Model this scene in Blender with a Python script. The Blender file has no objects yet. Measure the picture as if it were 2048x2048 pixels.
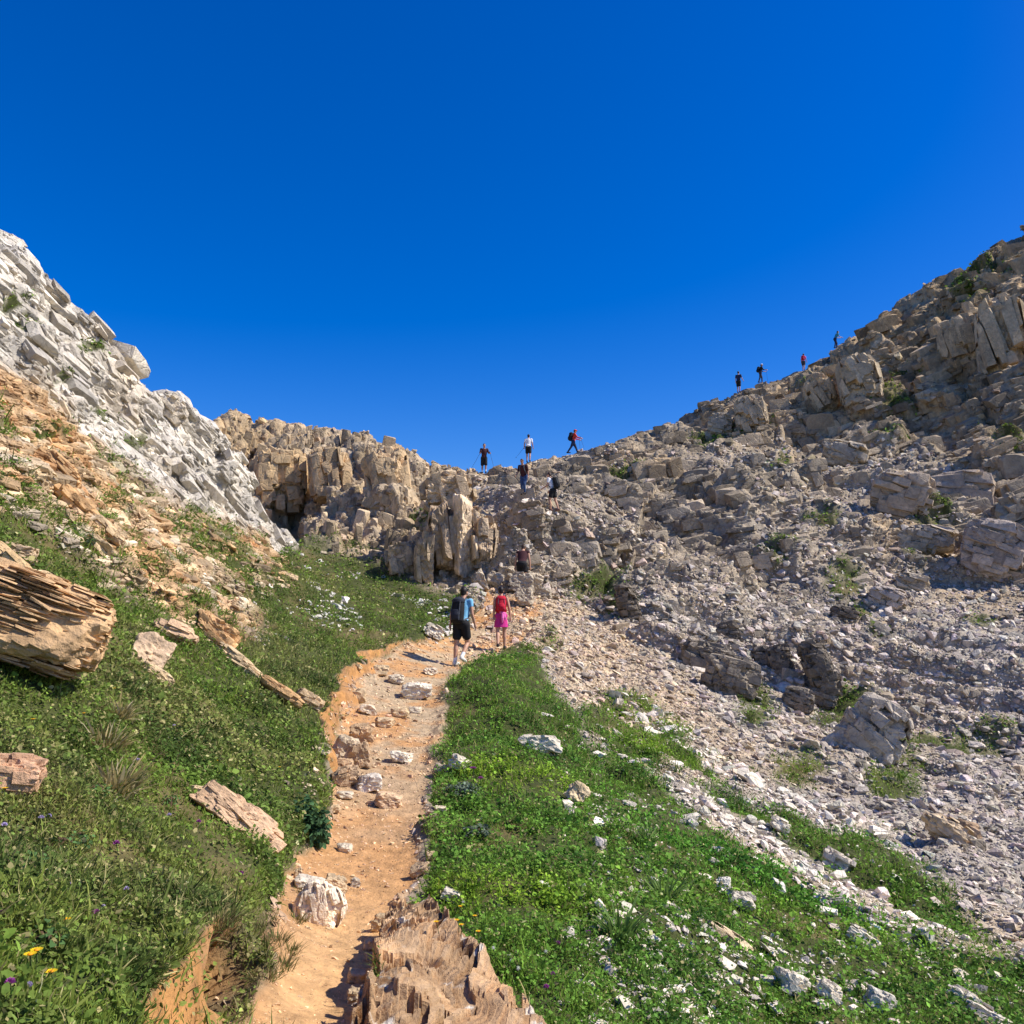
import bpy, bmesh, math, random
import numpy as np
from mathutils import Vector, Matrix

# ------------------------------------------------------------------ camera, sky, sun, exposure
SC = bpy.context.scene
COL = SC.collection
PITCH = math.radians(7.9)
FPX = 1774.0                      # focal length in photo pixels (2048 wide)
cam_d = bpy.data.cameras.new('camera')
cam_d.sensor_width = 36.0
cam_d.lens = 36.0 * FPX / 2048.0
cam_d.clip_start = 0.05
cam_d.clip_end = 5000
cam = bpy.data.objects.new('camera', cam_d)
cam.location = (0, 0, 0)
cam.rotation_euler = (math.pi / 2 + PITCH, 0, 0)
COL.objects.link(cam)
SC.camera = cam

SUN_EL, SUN_AZ = math.radians(47), math.radians(96)      # azimuth clockwise from the view direction (+y)
SUN_DIR = Vector((math.sin(SUN_AZ) * math.cos(SUN_EL), math.cos(SUN_AZ) * math.cos(SUN_EL), math.sin(SUN_EL)))
sun_d = bpy.data.lights.new('sun', 'SUN')
sun_d.energy = 5.0
sun_d.angle = math.radians(0.5)
sun_d.color = (1.0, 0.94, 0.84)
sun = bpy.data.objects.new('sun', sun_d)
sun.rotation_euler = (-SUN_DIR).to_track_quat('-Z', 'Y').to_euler()
sun.location = (30, -10, 60)
COL.objects.link(sun)

wd = bpy.data.worlds.new('World')
SC.world = wd
wd.use_nodes = True
nt = wd.node_tree
nt.nodes.clear()
sky = nt.nodes.new('ShaderNodeTexSky')
sky.sky_type = 'NISHITA'
sky.sun_disc = False
sky.sun_elevation = SUN_EL
sky.sun_rotation = SUN_AZ
sky.altitude = 900
sky.air_density = 1.0
sky.dust_density = 1.2
sky.ozone_density = 4.0
hsv = nt.nodes.new('ShaderNodeHueSaturation')
hsv.inputs['Hue'].default_value = 0.518
hsv.inputs['Saturation'].default_value = 1.45
hsv.inputs['Value'].default_value = 1.18
bg = nt.nodes.new('ShaderNodeBackground')
bg.inputs['Strength'].default_value = 0.12
out = nt.nodes.new('ShaderNodeOutputWorld')
nt.links.new(sky.outputs[0], hsv.inputs['Color'])
nt.links.new(hsv.outputs[0], bg.inputs['Color'])
nt.links.new(bg.outputs[0], out.inputs['Surface'])

SC.view_settings.view_transform = 'Standard'
SC.view_settings.look = 'None'
SC.view_settings.exposure = 0.3
SC.view_settings.gamma = 1.0
SC.cycles.max_bounces = 6
SC.cycles.diffuse_bounces = 3
SC.cycles.use_adaptive_sampling = True
SC.cycles.adaptive_threshold = 0.02

rng = np.random.default_rng(7)
random.seed(7)

# ------------------------------------------------------------------ helpers: photo geometry <-> world
CP, SP = math.cos(PITCH), math.sin(PITCH)


def ang(u, v):
    """azimuth and tan(elevation) of the sight line through a photo pixel"""
    a = (np.asarray(u, float) - 1024) / FPX
    b = (1024 - np.asarray(v, float)) / FPX
    x, y, z = a, CP - b * SP, SP + b * CP
    return np.arctan2(x, y), z / np.hypot(x, y)


def pix(p):
    """photo pixel of a world point"""
    x, y, z = p[..., 0], p[..., 1], p[..., 2]
    d = np.maximum(y * CP + z * SP, 1e-3)
    return 1024 + FPX * x / d, 1024 - FPX * (-y * SP + z * CP) / d


def W(u, v, r):
    th, t = ang(u, v)
    return np.array([r * math.sin(th), r * math.cos(th), r * t])


def unit(v):
    v = np.asarray(v, float)
    return v / np.linalg.norm(v)


# ------------------------------------------------------------------ helpers: noise
def hsh(ix, iy, iz, seed):
    h = (ix.astype(np.uint32) * np.uint32(0x8da6b343)) ^ (iy.astype(np.uint32) * np.uint32(0xd8163841)) ^ (iz.astype(np.uint32) * np.uint32(0xcb1ab31f)) ^ np.uint32((seed * 0x9E3779B1) & 0xffffffff)
    h ^= h >> np.uint32(16); h *= np.uint32(0x7feb352d); h ^= h >> np.uint32(15); h *= np.uint32(0x846ca68b); h ^= h >> np.uint32(16)
    return h


def hf(h, k):
    h = h * np.uint32(0x9E3779B1 + 2 * k) + np.uint32(0x7f4a7c15 * (k + 1) & 0xffffffff)
    h ^= h >> np.uint32(15); h *= np.uint32(0x2c1b3c6d); h ^= h >> np.uint32(12)
    return (h & np.uint32(0xffffff)).astype(np.float32) / np.float32(0x1000000)


def chunks(n, c=300000):
    for a in range(0, n, c):
        yield slice(a, min(n, a + c))


def facets(P, scale, seed, frame=None, jit=0.8, tilt=0.8):
    """3D cell noise of tilted flat pieces: height in about [-1,1], a tone in [0,1] and the distance to the crack"""
    n = len(P)
    H = np.empty(n, np.float32); T = np.empty(n, np.float32); E = np.empty(n, np.float32)
    sc = np.asarray(scale, np.float32) * np.ones(3, np.float32)
    for s in chunks(n):
        q = P[s].astype(np.float32)
        if frame is not None:
            q = q @ np.asarray(frame, np.float32).T
        q = q / sc + np.float32(1000)
        b = np.floor(q - 0.5).astype(np.int32)
        d1 = np.full(len(q), 9e9, np.float32); d2 = d1.copy()
        hh = np.zeros(len(q), np.uint32); off = np.zeros_like(q)
        for i in (0, 1):
            for j in (0, 1):
                for k in (0, 1):
                    ix, iy, iz = b[:, 0] + i, b[:, 1] + j, b[:, 2] + k
                    h = hsh(ix, iy, iz, seed)
                    c = np.stack([ix + .5 + (hf(h, 0) - .5) * jit, iy + .5 + (hf(h, 1) - .5) * jit, iz + .5 + (hf(h, 2) - .5) * jit], 1).astype(np.float32)
                    o = q - c
                    d = (o * o).sum(1)
                    m = d < d1
                    d2 = np.where(m, d1, np.minimum(d2, d))
                    d1 = np.where(m, d, d1)
                    hh = np.where(m, h, hh)
                    off[m] = o[m]
        H[s] = (hf(hh, 3) * 2 - 1) + tilt * ((hf(hh, 4) - .5) * off[:, 0] + (hf(hh, 5) - .5) * off[:, 1] + (hf(hh, 6) - .5) * off[:, 2]) * 2
        T[s] = hf(hh, 7)
        E[s] = np.sqrt(d2) - np.sqrt(d1)
    return H, T, E


def vnoise(P, scale, seed, octaves=1, gain=0.5):
    """value noise in [-1,1]"""
    n = len(P)
    R = np.zeros(n, np.float32)
    for s in chunks(n):
        amp, tot = 1.0, 0.0
        acc = 0
        q0 = P[s].astype(np.float32) / (np.asarray(scale, np.float32) * np.ones(P.shape[1], np.float32))
        for o in range(octaves):
            q = q0 * (2.03 ** o) + 500 + 17 * o
            b = np.floor(q).astype(np.int32)
            f = q - b
            f = f * f * (3 - 2 * f)
            v = 0
            if P.shape[1] == 3:
                for i in (0, 1):
                    for j in (0, 1):
                        for k in (0, 1):
                            w = (f[:, 0] if i else 1 - f[:, 0]) * (f[:, 1] if j else 1 - f[:, 1]) * (f[:, 2] if k else 1 - f[:, 2])
                            v = v + w * hf(hsh(b[:, 0] + i, b[:, 1] + j, b[:, 2] + k, seed + o), 0)
            else:
                z0 = np.zeros(len(q), np.int32)
                for i in (0, 1):
                    for j in (0, 1):
                        w = (f[:, 0] if i else 1 - f[:, 0]) * (f[:, 1] if j else 1 - f[:, 1])
                        v = v + w * hf(hsh(b[:, 0] + i, b[:, 1] + j, z0, seed + o), 0)
            acc = acc + amp * (v * 2 - 1)
            tot += amp
            amp *= gain
        R[s] = acc / tot
    return R


def sstep(a, b, x):
    t = np.clip((x - a) / (b - a), 0, 1)
    return t * t * (3 - 2 * t)


def poly_sd(u, v, poly):
    """signed distance to a polygon in photo pixels, positive inside"""
    poly = np.asarray(poly, np.float32)
    n = len(poly)
    D = np.full(u.shape, 9e9, np.float32)
    ins = np.zeros(u.shape, bool)
    for i in range(n):
        x0, y0 = poly[i]; x1, y1 = poly[(i + 1) % n]
        dx, dy = x1 - x0, y1 - y0
        t = np.clip(((u - x0) * dx + (v - y0) * dy) / max(dx * dx + dy * dy, 1e-6), 0, 1)
        D = np.minimum(D, (u - x0 - t * dx) ** 2 + (v - y0 - t * dy) ** 2)
        if y0 != y1:
            c = ((y0 > v) != (y1 > v)) & (u < dx * (v - y0) / dy + x0)
            ins ^= c
    D = np.sqrt(D)
    return np.where(ins, D, -D)


# ------------------------------------------------------------------ helpers: objects
def tag(o, label=None, cat=None, group=None, kind=None):
    for k, x in (('label', label), ('category', cat), ('group', group), ('kind', kind)):
        if x:
            o[k] = x
    return o


def empty(name, loc, rz=0.0):
    o = bpy.data.objects.new(name, None)
    o.empty_display_size = 0.1
    o.location = loc
    o.rotation_euler = (0, 0, rz)
    COL.objects.link(o)
    return o


def np_mesh(name, V, F, mat=None, parent=None, color=None, smooth=False, link=True):
    """V (n,3), F (m,3) or (m,4) -> one mesh object; color (n,3) is stored as the point attribute 'tone'"""
    me = bpy.data.meshes.new(name)
    V = np.ascontiguousarray(V, np.float32); F = np.ascontiguousarray(F, np.int32)
    k = F.shape[1]
    me.vertices.add(len(V)); me.vertices.foreach_set('co', V.ravel())
    me.loops.add(F.size); me.loops.foreach_set('vertex_index', F.ravel())
    me.polygons.add(len(F))
    me.polygons.foreach_set('loop_start', np.arange(0, F.size, k, dtype=np.int32))
    me.polygons.foreach_set('use_smooth', np.full(len(F), smooth))
    if color is not None:
        at = me.attributes.new('tone', 'FLOAT_COLOR', 'POINT')
        c = np.ones((len(V), 4), np.float32); c[:, :3] = color
        at.data.foreach_set('color', c.ravel())
    me.update(calc_edges=True)
    o = bpy.data.objects.new(name, me)
    if mat:
        me.materials.append(mat)
    if link:
        COL.objects.link(o)
    if parent:
        o.parent = parent
    return o


# ------------------------------------------------------------------ materials
def mat_tone(name, rough=0.9, nscale=6.0, namt=0.35, bscale=40.0, bump=0.3, bdist=0.02, spec=0.2, fine=0.0, trans=0.0):
    """base colour from the 'tone' attribute, broken up by procedural noise and bump"""
    m = bpy.data.materials.new(name)
    m.use_nodes = True
    t = m.node_tree
    b = t.nodes['Principled BSDF']
    b.inputs['Roughness'].default_value = rough
    b.inputs['Specular IOR Level'].default_value = spec
    at = t.nodes.new('ShaderNodeAttribute'); at.attribute_name = 'tone'
    tc = t.nodes.new('ShaderNodeTexCoord')
    n1 = t.nodes.new('ShaderNodeTexNoise'); n1.inputs['Scale'].default_value = nscale; n1.inputs['Detail'].default_value = 8; n1.inputs['Roughness'].default_value = 0.65
    mr = t.nodes.new('ShaderNodeMapRange')
    mr.inputs[1].default_value = 0.3; mr.inputs[2].default_value = 0.7
    mr.inputs[3].default_value = 1 - namt; mr.inputs[4].default_value = 1 + namt
    mx = t.nodes.new('ShaderNodeVectorMath'); mx.operation = 'SCALE'
    t.links.new(tc.outputs['Object'], n1.inputs['Vector'])
    t.links.new(n1.outputs['Fac'], mr.inputs[0])
    t.links.new(at.outputs['Color'], mx.inputs[0])
    t.links.new(mr.outputs[0], mx.inputs['Scale'])
    t.links.new(mx.outputs[0], b.inputs['Base Color'])
    if bump > 0:
        n2 = t.nodes.new('ShaderNodeTexNoise'); n2.inputs['Scale'].default_value = bscale; n2.inputs['Detail'].default_value = 6; n2.inputs['Roughness'].default_value = 0.6
        bp = t.nodes.new('ShaderNodeBump'); bp.inputs['Strength'].default_value = bump; bp.inputs['Distance'].default_value = bdist
        t.links.new(tc.outputs['Object'], n2.inputs['Vector'])
        t.links.new(n2.outputs['Fac'], bp.inputs['Height'])
        t.links.new(bp.outputs[0], b.inputs['Normal'])
    if trans > 0:
        tr = t.nodes.new('ShaderNodeBsdfTranslucent')
        sh = t.nodes.new('ShaderNodeMixShader'); sh.inputs[0].default_value = trans
        t.links.new(mx.outputs[0], tr.inputs['Color'])
        t.links.new(b.outputs[0], sh.inputs[1]); t.links.new(tr.outputs[0], sh.inputs[2])
        t.links.new(sh.outputs[0], t.nodes['Material Output'].inputs['Surface'])
    return m


def mat_flat(name, col, rough=0.8, nscale=30.0, namt=0.15, bump=0.15, bscale=120.0, bdist=0.004, spec=0.3, trans=0.0):
    m = mat_tone(name, rough, nscale, namt, bscale, bump, bdist, spec, trans=trans)
    t = m.node_tree
    at = next(n for n in t.nodes if n.type == 'ATTRIBUTE')
    rgb = t.nodes.new('ShaderNodeRGB'); rgb.outputs[0].default_value = (*col, 1)
    for l in list(t.links):
        if l.from_node == at:
            to = l.to_socket
            t.links.remove(l)
            t.links.new(rgb.outputs[0], to)
    t.nodes.remove(at)
    return m




def mat_rock(name, joints=True):
    """weathered rock: stained at several scales, jointed, pitted"""
    m = mat_tone(name, 0.93, 4.0, 0.26, 26.0, 0.6, 0.03, 0.15)
    t = m.node_tree
    b = t.nodes['Principled BSDF']
    tc = next(n for n in t.nodes if n.type == 'TEX_COORD')
    bp = next(n for n in t.nodes if n.type == 'BUMP')
    ge = t.nodes.new('ShaderNodeNewGeometry')
    # slow warm and grey stains
    n3 = t.nodes.new('ShaderNodeTexNoise'); n3.inputs['Scale'].default_value = 0.9; n3.inputs['Detail'].default_value = 10; n3.inputs['Roughness'].default_value = 0.72
    cr = t.nodes.new('ShaderNodeValToRGB')
    cr.color_ramp.elements[0].position = 0.36; cr.color_ramp.elements[0].color = (0.98, 0.965, 0.955, 1)
    cr.color_ramp.elements[1].position = 0.66; cr.color_ramp.elements[1].color = (1.56, 1.50, 1.38, 1)
    mu = t.nodes.new('ShaderNodeMix'); mu.data_type = 'RGBA'; mu.blend_type = 'MULTIPLY'; mu.inputs[0].default_value = 1.0
    old = next(l for l in t.links if l.to_socket == b.inputs['Base Color'])
    src = old.from_socket; t.links.remove(old)
    t.links.new(ge.outputs['Position'], n3.inputs['Vector']); t.links.new(n3.outputs['Fac'], cr.inputs[0])
    t.links.new(src, mu.inputs[6]); t.links.new(cr.outputs[0], mu.inputs[7]); t.links.new(mu.outputs[2], b.inputs['Base Color'])
    # joints and broken faces
    wn = t.nodes.new('ShaderNodeTexNoise'); wn.inputs['Scale'].default_value = 1.6; wn.inputs['Detail'].default_value = 4
    ad = t.nodes.new('ShaderNodeMixRGB'); ad.blend_type = 'ADD'; ad.inputs[0].default_value = 0.35
    t.links.new(ge.outputs['Position'], wn.inputs['Vector']); t.links.new(ge.outputs['Position'], ad.inputs[1]); t.links.new(wn.outputs['Color'], ad.inputs[2])
    prev = None
    for sc, dist, stg in (((1.7, .07, .42), (5.5, .03, .55)) if joints else ()):
        vo = t.nodes.new('ShaderNodeTexVoronoi'); vo.feature = 'DISTANCE_TO_EDGE'; vo.inputs['Scale'].default_value = sc
        mr = t.nodes.new('ShaderNodeMapRange'); mr.inputs[1].default_value = 0.0; mr.inputs[2].default_value = 0.07
        t.links.new(ad.outputs[0], vo.inputs['Vector']); t.links.new(vo.outputs['Distance'], mr.inputs[0])
        v2 = t.nodes.new('ShaderNodeTexVoronoi'); v2.inputs['Scale'].default_value = sc
        t.links.new(ad.outputs[0], v2.inputs['Vector'])
        sp = t.nodes.new('ShaderNodeSeparateColor'); t.links.new(v2.outputs['Color'], sp.inputs[0])
        ml = t.nodes.new('ShaderNodeMath'); ml.operation = 'MULTIPLY_ADD'; ml.inputs[1].default_value = 0.8
        t.links.new(sp.outputs[0], ml.inputs[0]); t.links.new(mr.outputs[0], ml.inputs[2])
        b2 = t.nodes.new('ShaderNodeBump'); b2.inputs['Strength'].default_value = stg; b2.inputs['Distance'].default_value = dist
        t.links.new(ml.outputs[0], b2.inputs['Height'])
        if prev:
            t.links.new(prev.outputs[0], b2.inputs['Normal'])
        prev = b2
    if prev:
        t.links.new(prev.outputs[0], bp.inputs['Normal'])
    else:
        bp.inputs['Strength'].default_value = 0.9
        n3.inputs['Scale'].default_value = 5.0
    return m


M_ROCK = mat_rock('weathered_rock')
M_BED = mat_rock('layered_rock', False)
M_EARTH = mat_tone('dry_earth', 0.97, 7.0, 0.34, 38.0, 0.9, 0.02)
M_TURF = mat_tone('turf_soil', 0.97, 8.0, 0.35, 50.0, 0.6, 0.02)
M_LEAF = mat_tone('leaf', 0.75, 3.0, 0.25, 10, 0.0, 0.0, 0.12, trans=0.3)
# ------------------------------------------------------------------ the terrain
SKY = [(417, 862, 60), (435, 842, 60), (458, 828, 60), (478, 825, 60), (489, 838, 60), (522, 838, 60), (543, 836, 60), (565, 849, 59.5), (594, 847, 59.5), (616, 853, 59), (663, 860, 58.5), (700, 865, 58.5), (731, 868, 58),
       (747, 878, 57.5), (784, 886, 57), (802, 900, 56.5), (840, 911, 56.5), (855, 927, 56), (886, 939, 55.5), (902, 942, 55.5), (927, 932, 55), (945, 942, 55), (980, 946, 55), (1010, 940, 55),
       (1042, 931, 55.5), (1073, 927, 56), (1085, 918, 56.5), (1135, 913, 57.5), (1166, 908, 59), (1212, 894, 61), (1253, 881, 63), (1300, 865, 66), (1350, 842, 70), (1416, 813, 75), (1471, 792, 79),
       (1506, 776, 81), (1552, 763, 83), (1577, 757, 84), (1595, 745, 85), (1638, 728, 86), (1669, 708, 87), (1707, 679, 87.5), (1746, 652, 88), (1777, 629, 88.5), (1804, 604, 89), (1843, 576, 89.5), (1882, 558, 90),
       (1921, 540, 90), (1960, 516, 90), (1991, 500, 90), (2018, 476, 90), (2048, 460, 90), (2200, 360, 90), (2450, 230, 90)]
LCR = [(-500, 150, 21), (-200, 330, 23), (-60, 425, 24.5), (4, 468, 25), (24, 482, 25.3), (51, 515, 26), (72, 541, 26.5), (109, 585, 27.2), (127, 590, 27.5), (170, 635, 28.2), (217, 686, 29), (254, 722, 30), (279, 755, 30.5), (290, 782, 31), (322, 812, 31.8),
       (326, 800, 32), (339, 793, 32.3), (370, 822, 33), (373, 838, 33.1), (395, 842, 33.5), (417, 864, 34), (446, 896, 35), (467, 943, 35.6), (496, 1001, 36.6), (536, 1052, 38), (565, 1090, 39)]
CTRL = [
    # path
    (610, 2048, 3.9), (640, 1950, 4.8), (690, 1850, 6.1), (745, 1650, 9), (775, 1500, 12.5), (790, 1400, 16.3), (835, 1330, 19.5), (890, 1312, 21.6), (960, 1300, 23.4), (1000, 1250, 26.5), (1020, 1200, 29.5), (1000, 1172, 31.5),
    # left grass
    (-400, 2048, 2.6), (0, 2048, 3.15), (250, 2048, 3.5), (0, 1800, 4.1), (300, 1800, 4.9), (540, 1800, 6.1), (0, 1560, 5.4), (300, 1560, 7.2), (560, 1600, 9.2), (-400, 1500, 5), (0, 1400, 6.6), (300, 1400, 9), (560, 1400, 13.8),
    (0, 1250, 8.2), (300, 1250, 12.3), (500, 1250, 17.5), (640, 1300, 19), (0, 1100, 10.3), (150, 1150, 12.2), (300, 1160, 15.3), (450, 1150, 20.5), (560, 1150, 24.5), (-400, 1200, 8),
    (700, 1200, 27.5), (560, 1200, 23), (760, 1280, 21.5), (850, 1270, 23.2), (850, 1180, 32), (600, 1090, 40), (700, 1120, 37), (780, 1230, 25.5),
    # ochre flank and cliff foot
    (0, 900, 14), (150, 950, 16.2), (300, 1000, 20), (450, 1090, 25), (540, 1115, 28.5), (0, 720, 19), (150, 850, 21.5), (250, 900, 24), (400, 1000, 28.5), (500, 1070, 32.5), (0, 580, 22.5), (120, 720, 24.5), (240, 830, 27), (-400, 500, 19), (-400, 900, 12),
    (350, 900, 30), (430, 960, 32.5), (-400, 1050, 9.5),
    # saddle wall
    (900, 1165, 33), (960, 1150, 34), (1040, 1140, 34), (900, 1050, 38.5), (980, 1040, 38), (1048, 1002, 41.5), (1105, 1020, 38.5), (960, 985, 47), (1000, 960, 51), (880, 990, 48), (700, 1070, 43.5), (640, 1050, 46.5), (560, 1060, 47), (800, 1110, 38.5), (800, 1000, 47), (700, 960, 52), (600, 950, 54), (500, 950, 55), (480, 1030, 50), (1130, 1150, 34.5), (1180, 1090, 39),
    # right hill
    (1080, 1340, 20.5), (1100, 1240, 27.5), (1200, 1200, 33), (1200, 1300, 25.5), (1200, 1450, 17), (1400, 1250, 32), (1400, 1400, 22.5), (1400, 1550, 15.5), (1600, 1250, 36), (1600, 1400, 26), (1600, 1600, 16),
    (1850, 1250, 39), (1850, 1450, 26), (1850, 1650, 16.5), (2048, 1250, 40), (2048, 1500, 25.5), (2048, 1750, 15), (2048, 1100, 50), (2450, 1250, 40), (2450, 1600, 22), (2450, 2000, 10),
    (1250, 1050, 46), (1400, 1080, 45), (1600, 1080, 48), (1800, 1100, 48), (1250, 960, 54), (1400, 900, 63), (1400, 1000, 52), (1700, 1000, 56), (1600, 880, 68), (2048, 1000, 56), (2048, 750, 71), (1850, 750, 75), (1850, 900, 65), (1150, 980, 49), (2450, 900, 62), (2450, 600, 75),
    # right grass
    (1000, 1400, 16.7), (960, 1550, 11.3), (940, 1700, 7.9), (960, 1850, 6.0), (1100, 2048, 4.55), (1200, 1700, 8.6), (1200, 1900, 5.9), (1500, 1700, 11.2), (1500, 1900, 7.6), (1600, 2048, 6.2), (2048, 2048, 7.9), (1850, 1850, 10.4), (850, 2048, 4.15), (2450, 2300, 6), (1100, 1550, 12.2), (1120, 1450, 15.6),
    (610, 2400, 2.6), (0, 2400, 2.2), (1100, 2400, 2.9), (1700, 2400, 3.9), (-400, 2400, 2.0),
]


def zctl(u, z, r):
    return (ang(u, 1270)[0], math.log(r), z / r)


HID = [(480, 6.5, 43), (417, 6.4, 43), (320, 6.2, 43), (200, 7.5, 43), (0, 8, 42), (-400, 9, 42), (420, 7.6, 48), (250, 8, 50), (0, 10, 52), (-400, 12, 52), (300, 13, 60), (0, 14, 60), (-400, 15, 60),
       (0, 9, 90), (-400, 9, 90), (500, 7, 85), (900, 4, 85), (1200, 5, 95), (1500, 9, 120), (1800, 14, 130), (2200, 22, 130), (2450, 24, 130),
       (0, 2, 150), (700, 0, 150), (1300, 0, 170), (1900, 4, 200), (-400, 2, 150), (2450, 8, 200)]

_c = [(float(ang(u, v)[0]), math.log(r), float(ang(u, v)[1])) for u, v, r in CTRL + SKY[::3] + LCR[::2]] + [tuple(float(k) for k in zctl(*h)) for h in HID]
_c = np.array(_c)
TS = 2.2                                                                # azimuth against log distance


def tps(d2):
    return 0.5 * d2 * np.log(d2 + 1e-12)


_q = _c[:, :2] * [TS, 1]
_A = tps(((_q[:, None] - _q[None]) ** 2).sum(2)) + np.eye(len(_q)) * 2e-3
_P = np.c_[np.ones(len(_q)), _q]
_M = np.block([[_A, _P], [_P.T, np.zeros((3, 3))]])
_w = np.linalg.solve(_M, np.r_[_c[:, 2], np.zeros(3)])


def rbf(th, lr):
    q = np.stack([np.clip(th, -0.62, 0.62) * TS, lr], 1)
    o = np.empty(len(q))
    for s in chunks(len(q), 20000):
        o[s] = tps(((q[s][:, None] - _q[None]) ** 2).sum(2)) @ _w[:len(_q)] + _w[len(_q)] + q[s] @ _w[len(_q) + 1:]
    return o


# coarse grid of the smooth ground, in azimuth and log distance
GA, GR = 520, 640
g_th = np.linspace(-0.75, 0.75, GA)
g_lr = np.linspace(math.log(1.0), math.log(240), GR)
cg_th, cg_lr = np.linspace(-0.75, 0.75, 150), np.linspace(g_lr[0], g_lr[-1], 220)
_T = rbf(np.repeat(cg_th, 220), np.tile(cg_lr, 150)).reshape(150, 220)


def bil(T, ths, lrs, th, lr):
    i = np.clip((th - ths[0]) / (ths[1] - ths[0]), 0, len(ths) - 1.001); j = np.clip((lr - lrs[0]) / (lrs[1] - lrs[0]), 0, len(lrs) - 1.001)
    a, b = i.astype(int), j.astype(int)
    f, g = i - a, j - b
    return T[a, b] * (1 - f) * (1 - g) + T[a + 1, b] * f * (1 - g) + T[a, b + 1] * (1 - f) * g + T[a + 1, b + 1] * f * g


TH, LR = np.meshgrid(g_th, g_lr, indexing='ij')
T = bil(_T, cg_th, cg_lr, TH.ravel(), LR.ravel()).reshape(GA, GR)


def crest(T, line, w_up, lo=None, hi=None):
    """lift or lower the ground so that this ridge line has its true height, and let the ground fall away behind it"""
    L = np.array([(*ang(u, v), r) for u, v, r in line])
    o = np.argsort(L[:, 0]); L = L[o]
    tc = np.interp(g_th, L[:, 0], L[:, 1]); lc = np.log(np.interp(g_th, L[:, 0], L[:, 2]))
    act = np.ones(GA)
    if hi is not None:
        act = 1 - sstep(hi[0], hi[1], g_th)
    if lo is not None:
        act = act * sstep(lo[0], lo[1], g_th)
    j = np.clip((lc - g_lr[0]) / (g_lr[1] - g_lr[0]), 0, GR - 2).astype(int)
    d = (tc - T[np.arange(GA), j]) * act
    x = LR - lc[:, None]
    T = T + d[:, None] * np.where(x < 0, np.exp(-(x / w_up) ** 2), np.exp(-(x / 0.10) ** 2))
    cap = tc[:, None] - np.where(x < 0, 0.15 * -x, 1.3 * x)
    near = sstep(0.34, 0.2, np.abs(x)) * act[:, None] ** 2
    return T - near * np.maximum(T - cap, 0)


th_l = float(ang(535, 1090)[0]); th_l2 = float(ang(640, 1100)[0])
T = crest(T, SKY, 0.10, lo=(float(ang(380, 860)[0]), float(ang(415, 860)[0])))
T = crest(T, LCR, 0.07, hi=(th_l, th_l2))
# beyond the ridge nothing may rise above the skyline again
_L = np.array([(*ang(u, v), r) for u, v, r in SKY])
_sc = np.interp(g_th, _L[:, 0], _L[:, 1]); _sr = np.log(np.interp(g_th, _L[:, 0], _L[:, 2]))
T = np.where(LR > _sr[:, None] + 0.02, np.minimum(T, _sc[:, None] - 0.5 * (LR - _sr[:, None])), T)
T = np.where((TH < float(ang(417, 862)[0])) & (LR > math.log(44)), np.minimum(T, 0.17), T)

# the trail: a bench cut into the slope, with an earth bank on its uphill side
PATH = [(575, 2300, 2.9, .30), (610, 2048, 3.9, .27), (640, 1950, 4.8, .33), (690, 1850, 6.1, .40), (745, 1650, 9, .58), (772, 1500, 12.5, .72), (795, 1400, 16.3, .85), (835, 1330, 19.5, .85), (890, 1306, 21.9, .75), (975, 1280, 24.4, .8), (1010, 1230, 27.5, 1.1), (1015, 1190, 30, 1.3), (1005, 1165, 32, 1.0)]
_pp = np.array([W(u, v, r) for u, v, r, w in PATH]); _pw = np.array([p[3] for p in PATH])
_tt = np.linspace(0, len(PATH) - 1, 400)
P_XY = np.stack([np.interp(_tt, np.arange(len(PATH)), _pp[:, k]) for k in (0, 1)], 1)
for _ in range(12):
    P_XY[1:-1] = (P_XY[:-2] + 2 * P_XY[1:-1] + P_XY[2:]) / 4
P_W = np.interp(_tt, np.arange(len(PATH)), _pw)
P_TAN = np.gradient(P_XY, axis=0); P_TAN /= np.linalg.norm(P_TAN, axis=1)[:, None]
P_BANK = np.interp(_tt, [0, 1, 2, 3, 4, 5, 6, 7, 8, 9, 12], [.34, .28, .20, .18, .20, .22, .18, .12, .08, .05, 0.0])


P_BW = np.interp(_tt, [0, 1, 2, 3, 4, 5, 6, 7, 8, 9, 12], [.46, .26, .05, .0, .05, .18, .24, .16, .04, .0, 0.0])


def path_coord(x, y):
    """signed sideways distance from the trail (left positive), half width, bank height, index"""
    n = len(x)
    S = np.empty(n, np.float32); I = np.empty(n, np.int32)
    for s in chunks(n, 60000):
        d = (x[s][:, None] - P_XY[None, ::4, 0]) ** 2 + (y[s][:, None] - P_XY[None, ::4, 1]) ** 2
        i = d.argmin(1) * 4
        dx, dy = x[s] - P_XY[i, 0], y[s] - P_XY[i, 1]
        side = P_TAN[i, 0] * dy - P_TAN[i, 1] * dx
        al = P_TAN[i, 0] * dx + P_TAN[i, 1] * dy
        dist = np.sqrt(np.where((i == 0) | (i >= 396), side ** 2 + al ** 2, side ** 2))
        S[s] = np.sign(side) * dist
        I[s] = i
    return S, P_W[I], P_BANK[I], I


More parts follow.
